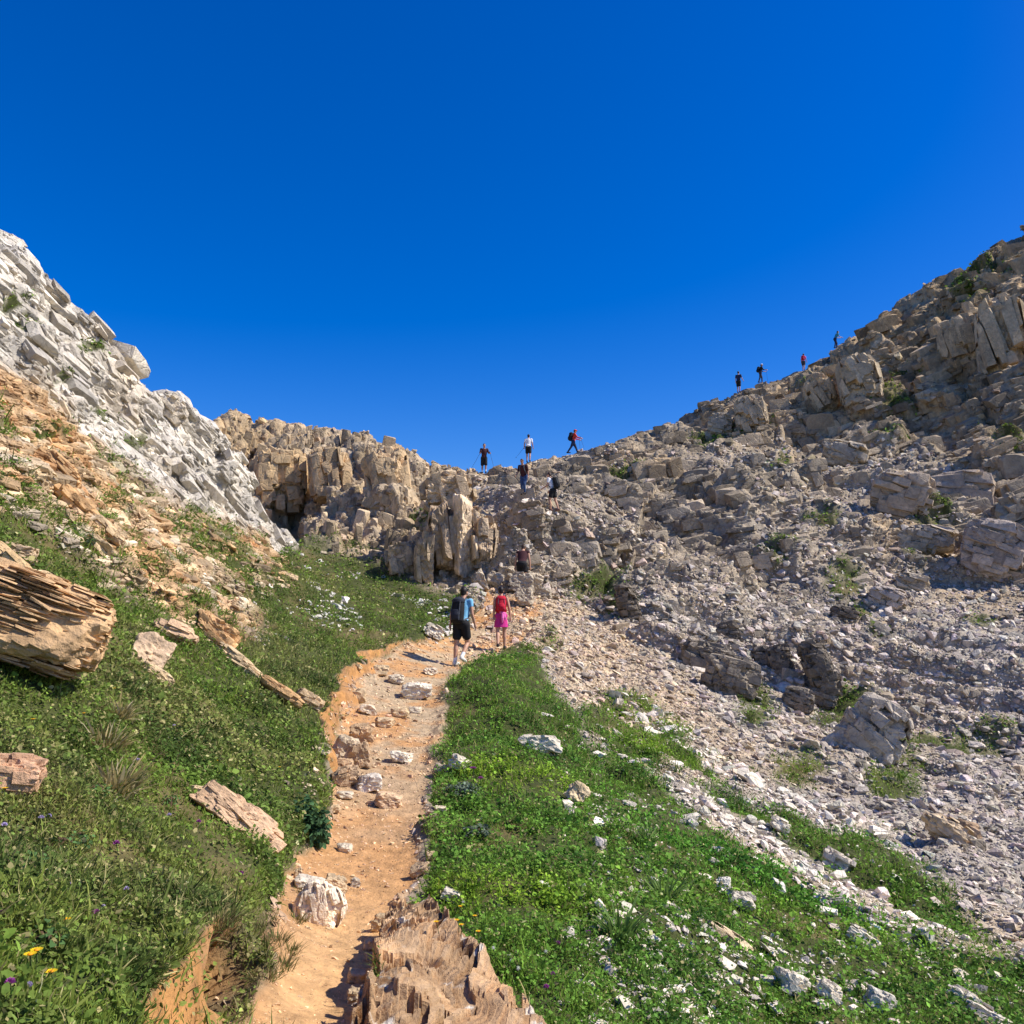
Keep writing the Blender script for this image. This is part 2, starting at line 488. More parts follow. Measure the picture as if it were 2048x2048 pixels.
# the finished grid: columns in azimuth, rows placed where the slope shows most
QA, QR = 1400, 1250
a_in = np.linspace(-0.60, 0.60, QA - 60)
a_th = np.r_[np.linspace(-0.75, -0.605, 30), a_in, np.linspace(0.605, 0.75, 30)]
Tc = bil(T, g_th, g_lr, np.repeat(a_th, GR), np.tile(g_lr, QA)).reshape(QA, GR)
rm = np.maximum.accumulate(Tc, axis=1)
vis = (Tc >= rm - 0.004)
dt = np.abs(np.gradient(Tc, axis=1)); dl = g_lr[1] - g_lr[0]
ds = np.where(vis, dt, dt * 0.35) + 0.05 * dl
ds[:, g_lr > _sr.max() + 0.15] *= 0.25
cs = np.cumsum(ds, 1); cs = cs / cs[:, -1:]
R = np.empty((QA, QR))
for i in range(QA):
    R[i] = np.interp(np.linspace(cs[i, 0], 1, QR), cs[i], g_lr)
kk = np.exp(-(np.arange(-12, 13) / 6.0) ** 2); kk /= kk.sum()
Rp = np.pad(R, ((12, 12), (0, 0)), mode='edge')
R = sum(kk[k] * Rp[k:k + QA] for k in range(25))
A = np.repeat(a_th[:, None], QR, 1)
Z0 = bil(T, g_th, g_lr, A.ravel(), R.ravel())
rr = np.exp(R.ravel())
B = np.stack([rr * np.sin(A.ravel()), rr * np.cos(A.ravel()), rr * Z0], 1)
NV = len(B)
pS, pW, pB, pI = path_coord(B[:, 0], B[:, 1])
near_path = (np.abs(pS) < 6)
wob = vnoise(B[:, :2], 0.9, 3, 3) * 0.26 + vnoise(B[:, :2], 0.17, 4, 2) * 0.05
e = np.abs(pS) - pW * (1 + 0.0 * wob) + wob * np.minimum(1, pW * 1.6)
bank = pB * sstep(0.0, 0.14, e) * np.exp(-np.maximum(e - 0.16, 0) / 1.6) * (pS > 0)
B[:, 2] += bank - 0.06 * (1 - sstep(-0.1, 0.12, e)) * (pI < 330)
BU, BV = pix(B)


def grid_normals(X):
    G = X.reshape(QA, QR, 3)
    a = np.gradient(G, axis=0); b = np.gradient(G, axis=1)
    n = np.cross(b, a).reshape(-1, 3)
    n /= np.linalg.norm(n, axis=1)[:, None] + 1e-12
    n[n[:, 2] < 0] *= -1
    return n


# ------------------------------------------------------------------ what the ground is made of, where
pr = np.hypot(B[:, 0], B[:, 1])
nz1 = vnoise(B, 3.0, 11, 4) ; nz2 = vnoise(B, 0.8, 12, 3); nz3 = vnoise(B, 0.22, 13, 2)
wu = BU + 26 * nz2 * np.clip(12 / pr, .3, 1.6) + 14 * nz3; wv = BV + 18 * nz1 + 10 * nz3
wu, wv = wu.astype(np.float32), wv.astype(np.float32)
POLY_GL = [(-900, 1010), (0, 1015), (60, 1045), (110, 1100), (190, 1150), (290, 1200), (400, 1250), (460, 1290), (520, 1270), (470, 1190), (420, 1120), (470, 1110), (530, 1140), (600, 1092), (640, 1100), (760, 1140), (860, 1180), (925, 1190), (910, 1290), (850, 1320), (740, 1312), (690, 1340), (650, 1500), (600, 2048), (560, 2600), (-900, 2600)]
POLY_GR = [(900, 1320), (990, 1308), (1075, 1308), (1085, 1345), (1115, 1400), (1150, 1440), (1190, 1530), (1230, 1590), (1330, 1640), (1480, 1700), (1640, 1760), (1830, 1850), (1990, 1930), (2100, 1980), (2500, 2150), (2500, 2900), (700, 2900), (760, 2048), (800, 1850), (860, 1700), (860, 1500), (870, 1400)]
POLY_GM = [(1130, 1410), (1230, 1385), (1330, 1420), (1450, 1500), (1560, 1570), (1700, 1620), (1800, 1660), (1900, 1770), (1960, 1840), (2040, 1930), (1700, 1860), (1300, 1700), (1200, 1600)]
POLY_OC = [(-900, 560), (0, 735), (90, 800), (160, 880), (280, 985), (400, 1040), (520, 1075), (570, 1100), (600, 1140), (540, 1180), (500, 1290), (430, 1290), (290, 1200), (190, 1150), (100, 1095), (50, 1040), (-900, 1030)]
POLY_FAN = [(975, 1165), (1060, 1172), (1150, 1190), (1250, 1270), (1400, 1400), (1520, 1500), (1700, 1620), (1640, 1660), (1400, 1580), (1200, 1520), (1090, 1350), (1020, 1300), (930, 1310), (960, 1250)]
SPOTS = [(1265, 1425, 60, 42), (1340, 1470, 50, 28), (1290, 1530, 60, 30), (1600, 1540, 60, 40), (1690, 1440, 70, 24), (1790, 1560, 60, 60), (1840, 1490, 70, 18), (1950, 1500, 90, 16), (1190, 1195, 60, 22), (1240, 1225, 40, 22), (1095, 1280, 24, 16),
         (1510, 1420, 40, 36), (1560, 1125, 60, 18), (1690, 1180, 40, 30), (1720, 1230, 30, 22), (1860, 1050, 50, 26), (1790, 840, 60, 20), (1770, 900, 50, 16), (1570, 940, 26, 18), (1530, 960, 20, 16), (1980, 540, 50, 24), (1940, 590, 40, 26), (1640, 1060, 40, 20), (1840, 1130, 36, 14),
         (825, 1085, 40, 34), (860, 1065, 30, 22), (720, 1090, 60, 14), (1960, 1240, 40, 14), (1720, 1360, 40, 16), (1760, 1290, 30, 14), (1430, 880, 60, 14), (1250, 950, 50, 14), (1820, 780, 50, 14), (2010, 930, 60, 16), (1500, 860, 50, 12), (1620, 800, 50, 14)]
SPOTS_L = [(45, 650, 30, 18), (160, 700, 30, 12), (110, 755, 36, 12), (190, 830, 40, 14), (260, 880, 30, 16), (240, 1000, 46, 20), (410, 975, 26, 16), (370, 1050, 60, 26), (420, 1090, 60, 30), (200, 1040, 40, 14), (330, 1130, 40, 14), (90, 870, 50, 12), (470, 1130, 50, 20), (20, 610, 20, 16)]
gL = sstep(-22, 14, poly_sd(wu, wv, POLY_GL))
gR = sstep(-14, 10, poly_sd(wu, wv, POLY_GR))
gM = sstep(-10, 30, poly_sd(wu, wv, POLY_GM))
oc = sstep(-20, 20, poly_sd(wu, wv, POLY_OC))
fan = sstep(-14, 26, poly_sd(wu, wv, POLY_FAN))
spot = np.zeros(NV, np.float32)
for lst in (SPOTS, SPOTS_L):
    for (su, sv, a, b) in lst:
        spot = np.maximum(spot, sstep(1.25, 0.55, np.sqrt(((wu - su) / a) ** 2 + ((wv - sv) / b) ** 2)))
left_side = (pr < 41) & (BU < 600)
gL *= (pr < 46); oc *= (pr < 34)
cliffL = np.where((pr < 44) & (BU < 640), 1 - np.maximum(gL, oc), 0)
cliffL = np.where(left_side & (BV < 1120), cliffL, 0)
# mixed stones and turf on the right slope: bands that run down the fall line
bands = vnoise(np.stack([(B[:, 0] * .89 + B[:, 1] * .45), B[:, 2] * 0.2, (B[:, 0] * .45 - B[:, 1] * .89) * 0.35], 1), 1.3, 21, 4, 0.6)
mixw = sstep(1080, 1400, BU) * gR * (0.25 + 0.75 * sstep(1950, 1600, BV + 0.12 * (1400 - BU)))
grR = gR * (1 - sstep(0.02, 0.30, bands + 0.1 * nz3) * sstep(0.05, 0.8, mixw) * 0.9)
grM = gM * sstep(0.16, -0.12, bands + .12 * nz2)
path_m = (1 - sstep(-0.06, 0.05, e)) * (pI < 388)
bw_ = P_BW[pI]
bank_m = (pS > 0) * sstep(-0.02, 0.05, e) * (1 - sstep(bw_ * .85, bw_ * 1.1 + .02, e + 0.4 * bw_ * nz2)) * (bw_ > .02)
_bp = sstep(-12, 10, poly_sd(wu, wv, [(220, 2120), (285, 2010), (335, 1945), (390, 1875), (432, 1832), (476, 1845), (505, 1940), (520, 2010), (545, 2120)]))
bank_m = np.where(pI < 150, _bp * (pS > 0) * sstep(-.02, .05, e), bank_m)
gravel_edge = (1 - path_m) * sstep(0.5, 0.05, np.abs(e)) * sstep(-.1, .4, nz2) * (pS < 0)
grass = np.clip(np.maximum.reduce([gL, grR, grM, spot * (0.6 + 0.4 * sstep(-.3, .2, nz2))]), 0, 1)
grass *= (1 - path_m) * (1 - 0.92 * bank_m) * (1 - 0.7 * gravel_edge)
oc_grass = oc * sstep(0.02, 0.3, vnoise(B, 1.6, 31, 3) + 0.2 * sstep(900, 1150, BV)) * 0.75
grass = np.maximum(grass, oc_grass)
saddle = ((pr > 42) | (BU > 640)) * sstep(1020, 900, BU) * sstep(1190, 1120, BV + 0.12 * (BU - 900)) * (1 - gL)
saddle = np.where(left_side, 0, saddle)
hill = np.clip(1 - cliffL - oc - saddle - gL - gR - fan - path_m, 0, 1) * ~left_side
right_low = sstep(1130, 1330, BV - 0.0 * BU)                       # loose stones below, bedrock above
scree = np.clip(hill * right_low + fan + (gR + gM) * (1 - grass), 0, 1) * (1 - path_m)
edge_ = (pI < 300) & (np.abs(e) < .9) & (e > 0.0)
scree *= np.where(edge_, sstep(.35, .9, np.abs(e)), 1)
scree *= 1 - bank_m
grass = np.where(edge_ & (bank_m < .3), np.maximum(grass, .95 * sstep(.02, .10, e) * (1 - .6 * (nz3 > .35))), grass)
crag_n = vnoise(B, (9, 9, 6), 41, 4, 0.55)
crag = hill * (1 - right_low) * sstep(-0.25, 0.2, crag_n + 0.25 * sstep(1100, 800, BV) + 0.25 * sstep(1700, 2000, BU))
crag = np.maximum(crag, hill * 0.35 * (1 - right_low))

# ------------------------------------------------------------------ relief
N0 = grid_normals(B)
e1 = unit(W(536, 1052, 38) - W(4, 468, 25)); nf = N0[np.argmin((BU - 250) ** 2 + (BV - 830) ** 2 + (pr - 27) ** 2 * 50)]
e2 = unit(np.cross(nf, e1)); e3 = unit(np.cross(e1, e2))
FR_L = np.stack([e1, e2, e3])
D = np.zeros(NV, np.float32)
tone = np.full(NV, .5, np.float32); crack = np.ones(NV, np.float32)


def relief(mask, layers, frame=None, seed=0, warp=0.35, soft=0.22):
    """blocks inside blocks; returns the mean tone of the pieces"""
    idx = np.nonzero(mask > 0.02)[0]
    p = B[idx].astype(np.float32)
    p = p + warp * np.stack([vnoise(p, 1.3, seed + 90, 2), vnoise(p, 1.3, seed + 91, 2), vnoise(p, 1.3, seed + 92, 2)], 1)
    m = mask[idx]
    tn = 0; tw = 0
    for k, (sc, amp, tl, cr, w) in enumerate(layers):
        h, t, ed = facets(p, sc, seed + 7 * k, frame, tilt=tl)
        D[idx] += m * (amp * (0.35 + h) * sstep(0.0, soft, ed) - cr * np.exp(-(ed / 0.06) ** 2))
        tn = tn + w * t; tw += w
    tone[idx] = tone[idx] * (1 - m) + m * tn / tw


relief(cliffL, [((4.2, 1.5, 1.5), .40, 1.0, .10, 1), ((1.7, .6, .6), .20, 1.0, .05, 2), ((.65, .26, .26), .085, 1.1, .02, 2), ((.28, .12, .12), .03, 1.1, .0, 1)], FR_L, 100)
relief(oc, [((2.4, .9, .7), .17, .9, .05, 1), ((.95, .30, .18), .09, 1.0, .03, 2), ((.38, .14, .09), .035, 1.1, .0, 2)], FR_L, 200)
relief(saddle, [((2.6, 2.6, 4.2), .80, .9, .2, 1), ((1.0, 1.0, 1.7), .30, 1.0, .10, 2), ((.45, .45, .6), .10, 1.1, .03, 2)], None, 300)
hb = unit([-0.30, 0.10, 1.0]); hx = unit(np.cross([0, 1, 0], hb)); FR_H = np.stack([hx, np.cross(hb, hx), hb])
relief(crag, [((4.2, 3.4, 3.6), .95, 1.0, .25, 1), ((1.8, 1.5, 1.2), .36, 1.0, .12, 2), ((.75, .65, .45), .12, 1.1, .03, 2)], FR_H, 400)
low = np.clip(hill + 0.6 * fan, 0, 1) * (1 - crag) * np.where(edge_, 0, 1)
relief(low, [((2.4, 1.6, 1.0), .14, .9, .02, 1), ((.8, .6, .4), .05, 1.1, .02, 2)], FR_H, 500)
relief(np.clip(scree * (1 - low - crag), 0, 1), [((.6, .5, .3), .035, 1.1, .01, 1)], FR_H, 600)
relief(bank_m * 0.9, [((.35, .3, .2), .04, 1.0, .01, 1)], None, 700)
# ledges that climb to the right across the upper hill
led = (B @ hb) / 1.7 + 0.8 * nz1
D += crag * 0.30 * (np.abs((led % 1.0) - 0.5) * 2 - 0.5).astype(np.float32)
D += (grass * (0.12 * nz2 + 0.04 * nz3 + 0.18 * vnoise(B, 1.7, 51, 2) * sstep(4, 12, pr) + .075 * vnoise(B, .42, 53, 2))).astype(np.float32)
D += (path_m * (0.03 * nz2 + 0.022 * nz3 + 0.012 * vnoise(B, 0.07, 52, 2))).astype(np.float32)
D *= np.clip(pr / 12, 0.35, 1).astype(np.float32) ** (scree + bank_m > 0.5)
_hol = sstep(1.2, .7, np.sqrt(((BU + 12 * nz3 - 462) / 42) ** 2 + ((BV + 10 * nz2 - 1945) / 88) ** 2)) * (pr < 8)
D -= (.40 * _hol).astype(np.float32)
D += (.10 * np.exp(-((BU - 535) / 34) ** 2 - ((BV - 1900) / 80) ** 2) * (pr < 8)).astype(np.float32)
# the turf right of the trail swells into a tongue
D += (.26 * gR * np.exp(-((-pS - pW - 1.0) / .8) ** 2) * sstep(9, 13, pr) * sstep(23.5, 20, pr)).astype(np.float32)
# ribs of bedrock that run slantwise down the right hillside
_rb = unit(W(1640, 1340, 30.5) - W(1256, 1212, 32)); _rp = unit(np.cross(_rb, [0, 0, 1.0])); 
_rn = vnoise(np.stack([B @ _rb / 14, B @ _rp / 3.4, B[:, 2] / 6], 1), 1.0, 47, 3, .5)
ribs = sstep(.62, .96, 1 - np.abs(_rn) * 1.6) * hill
D += (.75 * ribs * (1 - .5 * fan) * sstep(20, 30, pr)).astype(np.float32)
_D = D.reshape(QA, QR)
for _ in range(1):
    _p = np.pad(_D, 1, mode='edge')
    _D = (_p[:-2, 1:-1] + 2 * _p[1:-1, 1:-1] + _p[2:, 1:-1]) / 4
    _p = np.pad(_D, 1, mode='edge')
    _D = (_p[1:-1, :-2] + 2 * _p[1:-1, 1:-1] + _p[1:-1, 2:]) / 4
D = _D.ravel().astype(np.float32)
V = (B + N0 * D[:, None]).astype(np.float32)


def true_up(V, line, wid, u_lo, u_hi):
    """shift the ridge so that its mean height is the measured one again after the relief"""
    L = np.array([(*ang(u, v), r) for u, v, r in line]); L = L[np.argsort(L[:, 0])]
    t = (V[:, 2] / np.hypot(V[:, 0], V[:, 1])).reshape(QA, QR)
    lc = np.log(np.interp(a_th, L[:, 0], L[:, 2])); tc = np.interp(a_th, L[:, 0], L[:, 1])
    x = R - lc[:, None]
    top = np.where(np.abs(x) < wid, t, -9).max(1)
    d = tc - top
    k = np.ones(31) / 31
    d = np.convolve(np.pad(d, 15, mode='edge'), k, 'valid')
    a = sstep(*[float(ang(q, 900)[0]) for q in u_lo], a_th) * (1 - sstep(*[float(ang(q, 900)[0]) for q in u_hi], a_th))
    V = V.copy()
    V[:, 2] += ((d * a)[:, None] * np.exp(-(x / (wid * 1.2)) ** 2) * np.exp(R)).ravel()
    return V


V = true_up(V, SKY, .10, (380, 420), (2900, 3000))
V = true_up(V, LCR, .06, (-3000, -2900), (530, 570)).astype(np.float32)
# no single block of the far ridge stands far above its line
_hr = np.hypot(V[:, 0], V[:, 1]); _tc = np.interp(np.arctan2(V[:, 0], V[:, 1]), _L[:, 0], _L[:, 1]); _t = V[:, 2] / _hr
_ex = np.where((pr > 43) & (BU > 400), np.maximum(_t - _tc - .003, 0), 0)
V[:, 2] -= (_ex * .8 * _hr).astype(np.float32)
# the layered outcrop beside the trail: steep beds of unequal height, cut off towards the trail
POLY_OUT = [(772, 1872), (756, 1950), (744, 2030), (700, 2120), (640, 2420), (1330, 2420), (1125, 2130), (1040, 2040), (975, 1965), (915, 1900), (862, 1850)]
outm = sstep(-5, 5, poly_sd((BU + 16 * nz3 + 14 * nz2).astype(np.float32), (BV + 14 * nz3).astype(np.float32), POLY_OUT)) * (pr < 9)


def hsh1(a, b, s_):
    return hf(hsh(a.astype(np.int32), b.astype(np.int32), a.astype(np.int32) * 0, s_), 1)


_oa = B[:, 0] * .15 + B[:, 1] * .99
_ob = B[:, 0] * .99 - B[:, 1] * .15 + .07 * vnoise(B, .5, 401, 2) + .016 * vnoise(B, .11, 402, 2)
_l1 = np.floor(_ob / .032); _f1 = _ob / .032 - _l1
_o1 = hsh1(_l1, np.floor(_oa / (.10 + .35 * hsh1(_l1, _l1 * 0, 403)) + 7 * hsh1(_l1, _l1 * 0, 404)), 405)
_l2 = np.floor((_ob + .12 * _oa) / .15)
_o2 = hsh1(_l2, np.floor(_oa / .42 + 5 * hsh1(_l2, _l2 * 0, 406)), 407)
out_h = (.06 + .15 * np.exp(-np.maximum(e, 0) / .5)) + (_o1 - .5) * .026 + (_f1 - .5) * .012 + (_o2 - .5) * .065 + .03 * nz3 + .03 * nz2 - .07 * (_o1 < .06)
V[:, 2] += (outm * out_h).astype(np.float32)
# turf overhangs the earth bank a little
VU, VV = pix(V)

# ------------------------------------------------------------------ colours of rock, earth and turf
def mixc(c0, c1, w):
    return c0 * (1 - w[:, None]) + np.asarray(c1, np.float32) * w[:, None]


def C(r, g, b):
    return np.array([r, g, b], np.float32)


big = vnoise(B, 5.0, 61, 3); mid = vnoise(B, 1.1, 62, 3); fin = vnoise(B, .3, 63, 2)
tt = (tone - .5) * 2
rockR = mixc(np.tile(C(.275, .235, .195), (NV, 1)), C(.32, .25, .18), sstep(-.1, .5, big + .3 * mid))
rockR = mixc(rockR, C(.225, .20, .18), sstep(0.0, .5, mid))
rockR = mixc(rockR, C(.29, .215, .135), 0.6 * sstep(1000, 650, BV) * sstep(1200, 1500, BU))
rockS = mixc(np.tile(C(.355, .285, .21), (NV, 1)), C(.30, .25, .20), sstep(-.3, .4, mid))
rockS = mixc(rockS, C(.375, .28, .18), .6 * sstep(700, 450, BU))
rockL = mixc(np.tile(C(.44, .42, .41), (NV, 1)), C(.31, .29, .28), sstep(-.1, .5, mid))
rockL = mixc(rockL, C(.44, .34, .22), .7 * sstep(.1, .5, big) * sstep(550, 900, BV))
rockO = mixc(np.tile(C(.37, .25, .15), (NV, 1)), C(.36, .28, .20), sstep(-.2, .4, mid))
rockO = mixc(rockO, C(.48, .43, .37), sstep(.2, .6, fin + .4 * mid) * .8)
rockO = mixc(rockO, C(.34, .18, .085), sstep(.1, .6, -fin - .3 * mid) * .8)
screeC = mixc(np.tile(C(.30, .275, .255), (NV, 1)), C(.33, .275, .22), sstep(-.2, .5, mid + big) * .8)
screeC = mixc(screeC, C(.41, .31, .215), fan * .6 * sstep(1900, 1300, BU + .4 * BV - 400))
earth = mixc(np.tile(C(.49, .27, .125), (NV, 1)), C(.42, .255, .14), sstep(-.2, .5, mid))
earth = mixc(earth, C(.42, .325, .225), .9 * sstep(1750, 1450, BV) * sstep(-.5, .3, mid + fin))
earth = mixc(earth, C(.62, .39, .20), .6 * sstep(1700, 1900, BV) * sstep(0.3, -.1, np.abs(pS) / np.maximum(pW, .1) - .6))
bankC = mixc(np.tile(C(.43, .22, .085), (NV, 1)), C(.36, .20, .10), sstep(-.2, .5, fin))
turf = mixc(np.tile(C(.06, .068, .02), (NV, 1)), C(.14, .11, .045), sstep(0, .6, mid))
col = rockR.copy()
for w, c in ((saddle, rockS), (cliffL, rockL), (oc, rockO)):
    col = col * (1 - w[:, None]) + c * w[:, None]
col *= (1 + .45 * tt)[:, None]
for w, c in ((np.clip(scree, 0, 1), screeC * (1 + .22 * tt)[:, None]), (path_m, earth), (bank_m, bankC)):
    w = np.clip(w, 0, 1)
    col = col * (1 - w[:, None]) + c * w[:, None]
WARM = C(1.03, 1.0, .89)
col = col * WARM
_oc = mixc(np.tile(C(.29, .18, .095), (NV, 1)), C(.36, .245, .145), _o1) * (.75 + .5 * _o2)[:, None]
_oc = mixc(_oc, C(.60, .57, .50), .8 * sstep(.28, .5, vnoise(B, .09, 408, 2) + .4 * nz2 - .1))
col = col * (1 - outm[:, None]) + _oc * outm[:, None]
grass = grass * (1 - outm)
col_rock = np.clip(col, .01, .85).astype(np.float32)
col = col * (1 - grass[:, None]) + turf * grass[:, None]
col = np.clip(col, 0.01, 0.85).astype(np.float32)

# ------------------------------------------------------------------ the sheets: one grid, split by ground
I0 = np.arange(NV).reshape(QA, QR)
F = np.stack([I0[:-1, :-1].ravel(), I0[1:, :-1].ravel(), I0[1:, 1:].ravel(), I0[:-1, 1:].ravel()], 1)
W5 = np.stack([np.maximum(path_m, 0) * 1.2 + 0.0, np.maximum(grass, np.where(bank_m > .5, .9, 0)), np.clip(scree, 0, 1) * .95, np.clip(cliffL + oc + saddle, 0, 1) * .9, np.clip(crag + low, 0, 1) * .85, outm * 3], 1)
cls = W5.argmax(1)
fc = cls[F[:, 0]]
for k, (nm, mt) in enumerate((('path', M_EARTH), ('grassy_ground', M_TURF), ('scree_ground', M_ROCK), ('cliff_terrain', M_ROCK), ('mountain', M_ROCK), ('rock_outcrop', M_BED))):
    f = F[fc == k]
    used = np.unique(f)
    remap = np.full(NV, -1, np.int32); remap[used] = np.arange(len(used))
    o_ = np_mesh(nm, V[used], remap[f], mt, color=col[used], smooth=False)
    if nm == 'rock_outcrop':
        tag(o_, 'low ochre layered outcrop at the bottom edge, right beside the dirt trail', 'rock', kind='thing')
    else:
        tag(o_, kind='structure')


# ------------------------------------------------------------------ finding places on the ground
GV = V.reshape(QA, QR, 3)
_rg = np.hypot(GV[..., 0], GV[..., 1])
HB = 1024
_bu = np.floor(VU / 2).astype(int); _bv = np.floor(VV / 2).astype(int)
_ok = (_bu >= 0) & (_bu < HB) & (_bv >= 0) & (_bv < HB)
ZB = np.full(HB * HB, 1e9, np.float32)
_pr = np.linalg.norm(V, axis=1)
np.minimum.at(ZB, (_bv * HB + _bu)[_ok], _pr[_ok])
ZB = ZB.reshape(HB, HB)


def at(u, v, k=2):
    """the point of the visible ground seen at a photo pixel"""
    a, b = int(u / 2), int(v / 2)
    w = ZB[max(0, b - k):b + k + 1, max(0, a - k):a + k + 1]
    r = np.median(w[w < 1e8])
    i = np.argmin((VU - u) ** 2 + (VV - v) ** 2 + ((_pr - r) * 20) ** 2)
    return Vector(V[i].tolist())


def ground(x, y):
    """height and normal of the ground under a point"""
    th = math.atan2(x, y); r = math.hypot(x, y)
    i = int(np.clip(np.searchsorted(a_th, th), 1, QA - 1))
    if abs(a_th[i - 1] - th) < abs(a_th[i] - th):
        i -= 1
    j = int(np.clip(np.searchsorted(np.exp(R[i]), r), 1, QR - 1))
    r0, r1 = math.exp(R[i, j - 1]), math.exp(R[i, j])
    f = (r - r0) / max(r1 - r0, 1e-6)
    return float(GV[i, j - 1, 2] * (1 - f) + GV[i, j, 2] * f), Vector(N0[i * QR + j].tolist())
# ------------------------------------------------------------------ stones
def hull(pts):
    bm = bmesh.new()
    vs = [bm.verts.new(p) for p in pts]
    bmesh.ops.convex_hull(bm, input=vs)
    for v in [v for v in bm.verts if not v.link_faces]:
        bm.verts.remove(v)
    bmesh.ops.triangulate(bm, faces=bm.faces[:])
    bm.verts.index_update()
    v = np.array([x.co[:] for x in bm.verts], np.float32)
    f = np.array([[x.index for x in q.verts] for q in bm.faces], np.int32)
    bm.free()
    return v, f


def stone_proto(k, flat):
    r = np.random.default_rng(1000 + k)
    n = r.integers(10, 15)
    p = r.normal(size=(n, 3)); p /= np.linalg.norm(p, axis=1)[:, None]
    p = np.sign(p) * np.abs(p) ** 0.75
    p *= [1.0, r.uniform(.5, .8), flat * r.uniform(.8, 1.25)]
    return hull(p)


STONES = [stone_proto(k, (.26, .34, .42, .55)[k % 4]) for k in range(28)]
_ico = {}


def ico(level):
    if level not in _ico:
        bm = bmesh.new()
        bmesh.ops.create_icosphere(bm, subdivisions=level, radius=1)
        bm.verts.index_update()
        _ico[level] = (np.array([v.co[:] for v in bm.verts], np.float32), np.array([[v.index for v in f.verts] for f in bm.faces], np.int32))
        bm.free()
    return _ico[level]


def rock_proto(seed, dims, level=4, cuts=12, layer=(0, 0, 1), lay_h=0.0, lay_amp=0.0, rough=0.05, boxy=0.55, cell=.35):
    """an angular rock: a block bounded by flat joint faces, split in layers, with chips broken off"""
    r = np.random.default_rng(seed)
    c, f = ico(level)
    N = [np.array(q, float) for q in ((1, 0, 0), (-1, 0, 0), (0, 1, 0), (0, -1, 0), (0, 0, 1), (0, 0, -1))]
    N = [unit(n + r.normal(size=3) * .16) for n in N]
    Dn = list(r.uniform(.82, 1.0, 6))
    for _ in range(cuts):
        n = unit(r.normal(size=3))
        N.append(n); Dn.append(r.uniform(.80, 1.02) * np.abs(n).sum() ** .62)
    q = c @ np.array(N).T
    rad = np.where(q > 1e-3, np.array(Dn)[None] / np.maximum(q, 1e-3), 9).min(1)
    v = c * rad[:, None]
    m = float(min(dims))
    w = v * np.asarray(dims, np.float32)
    wn = w + .10 * m * np.stack([vnoise(w + seed, .6 * m, seed + 20 + k, 2) for k in range(3)], 1)
    h, t, ed = facets(wn + seed * 3.1, np.array([cell * 1.6, cell * 1.6, cell]) * m, seed, tilt=.9)
    h2, t2, ed2 = facets(wn + seed * 1.7, np.array([cell * .5, cell * .5, cell * .3]) * m, seed + 5, tilt=1.0)
    d = rough * m * (1.3 * h - .6 + .45 * h2 - .5 * np.exp(-(ed / .05) ** 2))
    d = d + .03 * m * vnoise(w + seed, .25 * m, seed + 30, 3)
    if lay_h:
        L = unit(layer)
        s = (w @ L) / lay_h + .45 * vnoise(w, 1.1 * m, seed + 9, 3)
        b = np.floor(s)
        bi = b.astype(np.int32)
        cellid = np.floor(3 * vnoise(w, .9 * m, seed + 40, 2)).astype(np.int32)
        hh = hf(hsh(bi, cellid, bi * 0, seed), 2)
        d = d + lay_amp * (hh - .6) * 2 - lay_amp * .9 * np.exp(-((np.abs(s - b - .5) - .5) / .07) ** 2)
        t = .5 * t + .5 * hh
    side = w / (np.linalg.norm(w, axis=1)[:, None] + 1e-6)
    return (w + side * d[:, None]).astype(np.float32), f, t


def box_proto(k, dims):
    """a joint-bounded block with a few corners broken off"""
    r = np.random.default_rng(2000 + k)
    P = []
    for x in (-1, 1):
        for y in (-1, 1):
            for z in (-1, 1):
                p = np.array([x, y, z]) * r.uniform(.70, 1.05, 3)
                if r.random() < .45:
                    for a in range(3):
                        q = p.copy(); q[a] *= r.uniform(.25, .7); P.append(q)
                else:
                    P.append(p)
    return hull(np.array(P) * dims)


def frame_from(nrm, along):
    """rotation matrices whose z is nrm and x is near along: (n,3),(n,3) -> (n,3,3) rows are axes"""
    z = nrm / np.linalg.norm(nrm, axis=1)[:, None]
    x = along - (along * z).sum(1)[:, None] * z
    x /= np.linalg.norm(x, axis=1)[:, None] + 1e-9
    y = np.cross(z, x)
    return np.stack([x, y, z], 1)


def merged(name, protos, which, pos, fr, size, color, mat, jitter_tone=None):
    VV, FF, CC = [], [], []
    base = 0
    for k, pr_ in enumerate(protos):
        i = np.nonzero(which == k)[0]
        if not len(i):
            continue
        pv, pf = pr_[0], pr_[1]
        q = pv[None] * size[i][:, None, :]
        w = np.einsum('nvk,nkj->nvj', q, fr[i]) + pos[i][:, None]
        VV.append(w.reshape(-1, 3).astype(np.float32))
        FF.append((pf[None] + (base + np.arange(len(i)) * len(pv))[:, None, None]).reshape(-1, pf.shape[1]))
        cc = np.repeat(color[i], len(pv), 0)
        if len(pr_) > 2:
            cc = cc * (0.8 + .4 * np.tile(pr_[2], len(i)))[:, None]
        CC.append(cc)
        base += len(i) * len(pv)
    return np_mesh(name, np.concatenate(VV), np.concatenate(FF), mat, color=np.concatenate(CC))


# where things can lie: every face of the ground, weighted by how large it shows
fcen = V[F].mean(1)
_d1, _d2 = V[F[:, 2]] - V[F[:, 0]], V[F[:, 3]] - V[F[:, 1]]
fnv = np.cross(_d1, _d2) * .5
farea = np.linalg.norm(fnv, axis=1)
fr_ = np.linalg.norm(fcen, axis=1)
fview = farea / np.maximum(fr_, 2.5) ** 2 * np.clip(np.abs((fnv * fcen).sum(1)) / (farea * fr_ + 1e-9), .25, 1)
fview[(fcen[:, 1] < 0.5)] = 0
fu, fv_ = pix(fcen)
inframe = (fu > -260) & (fu < 2300) & (fv_ < 2350)
fview *= inframe
fv0 = F[:, 0]


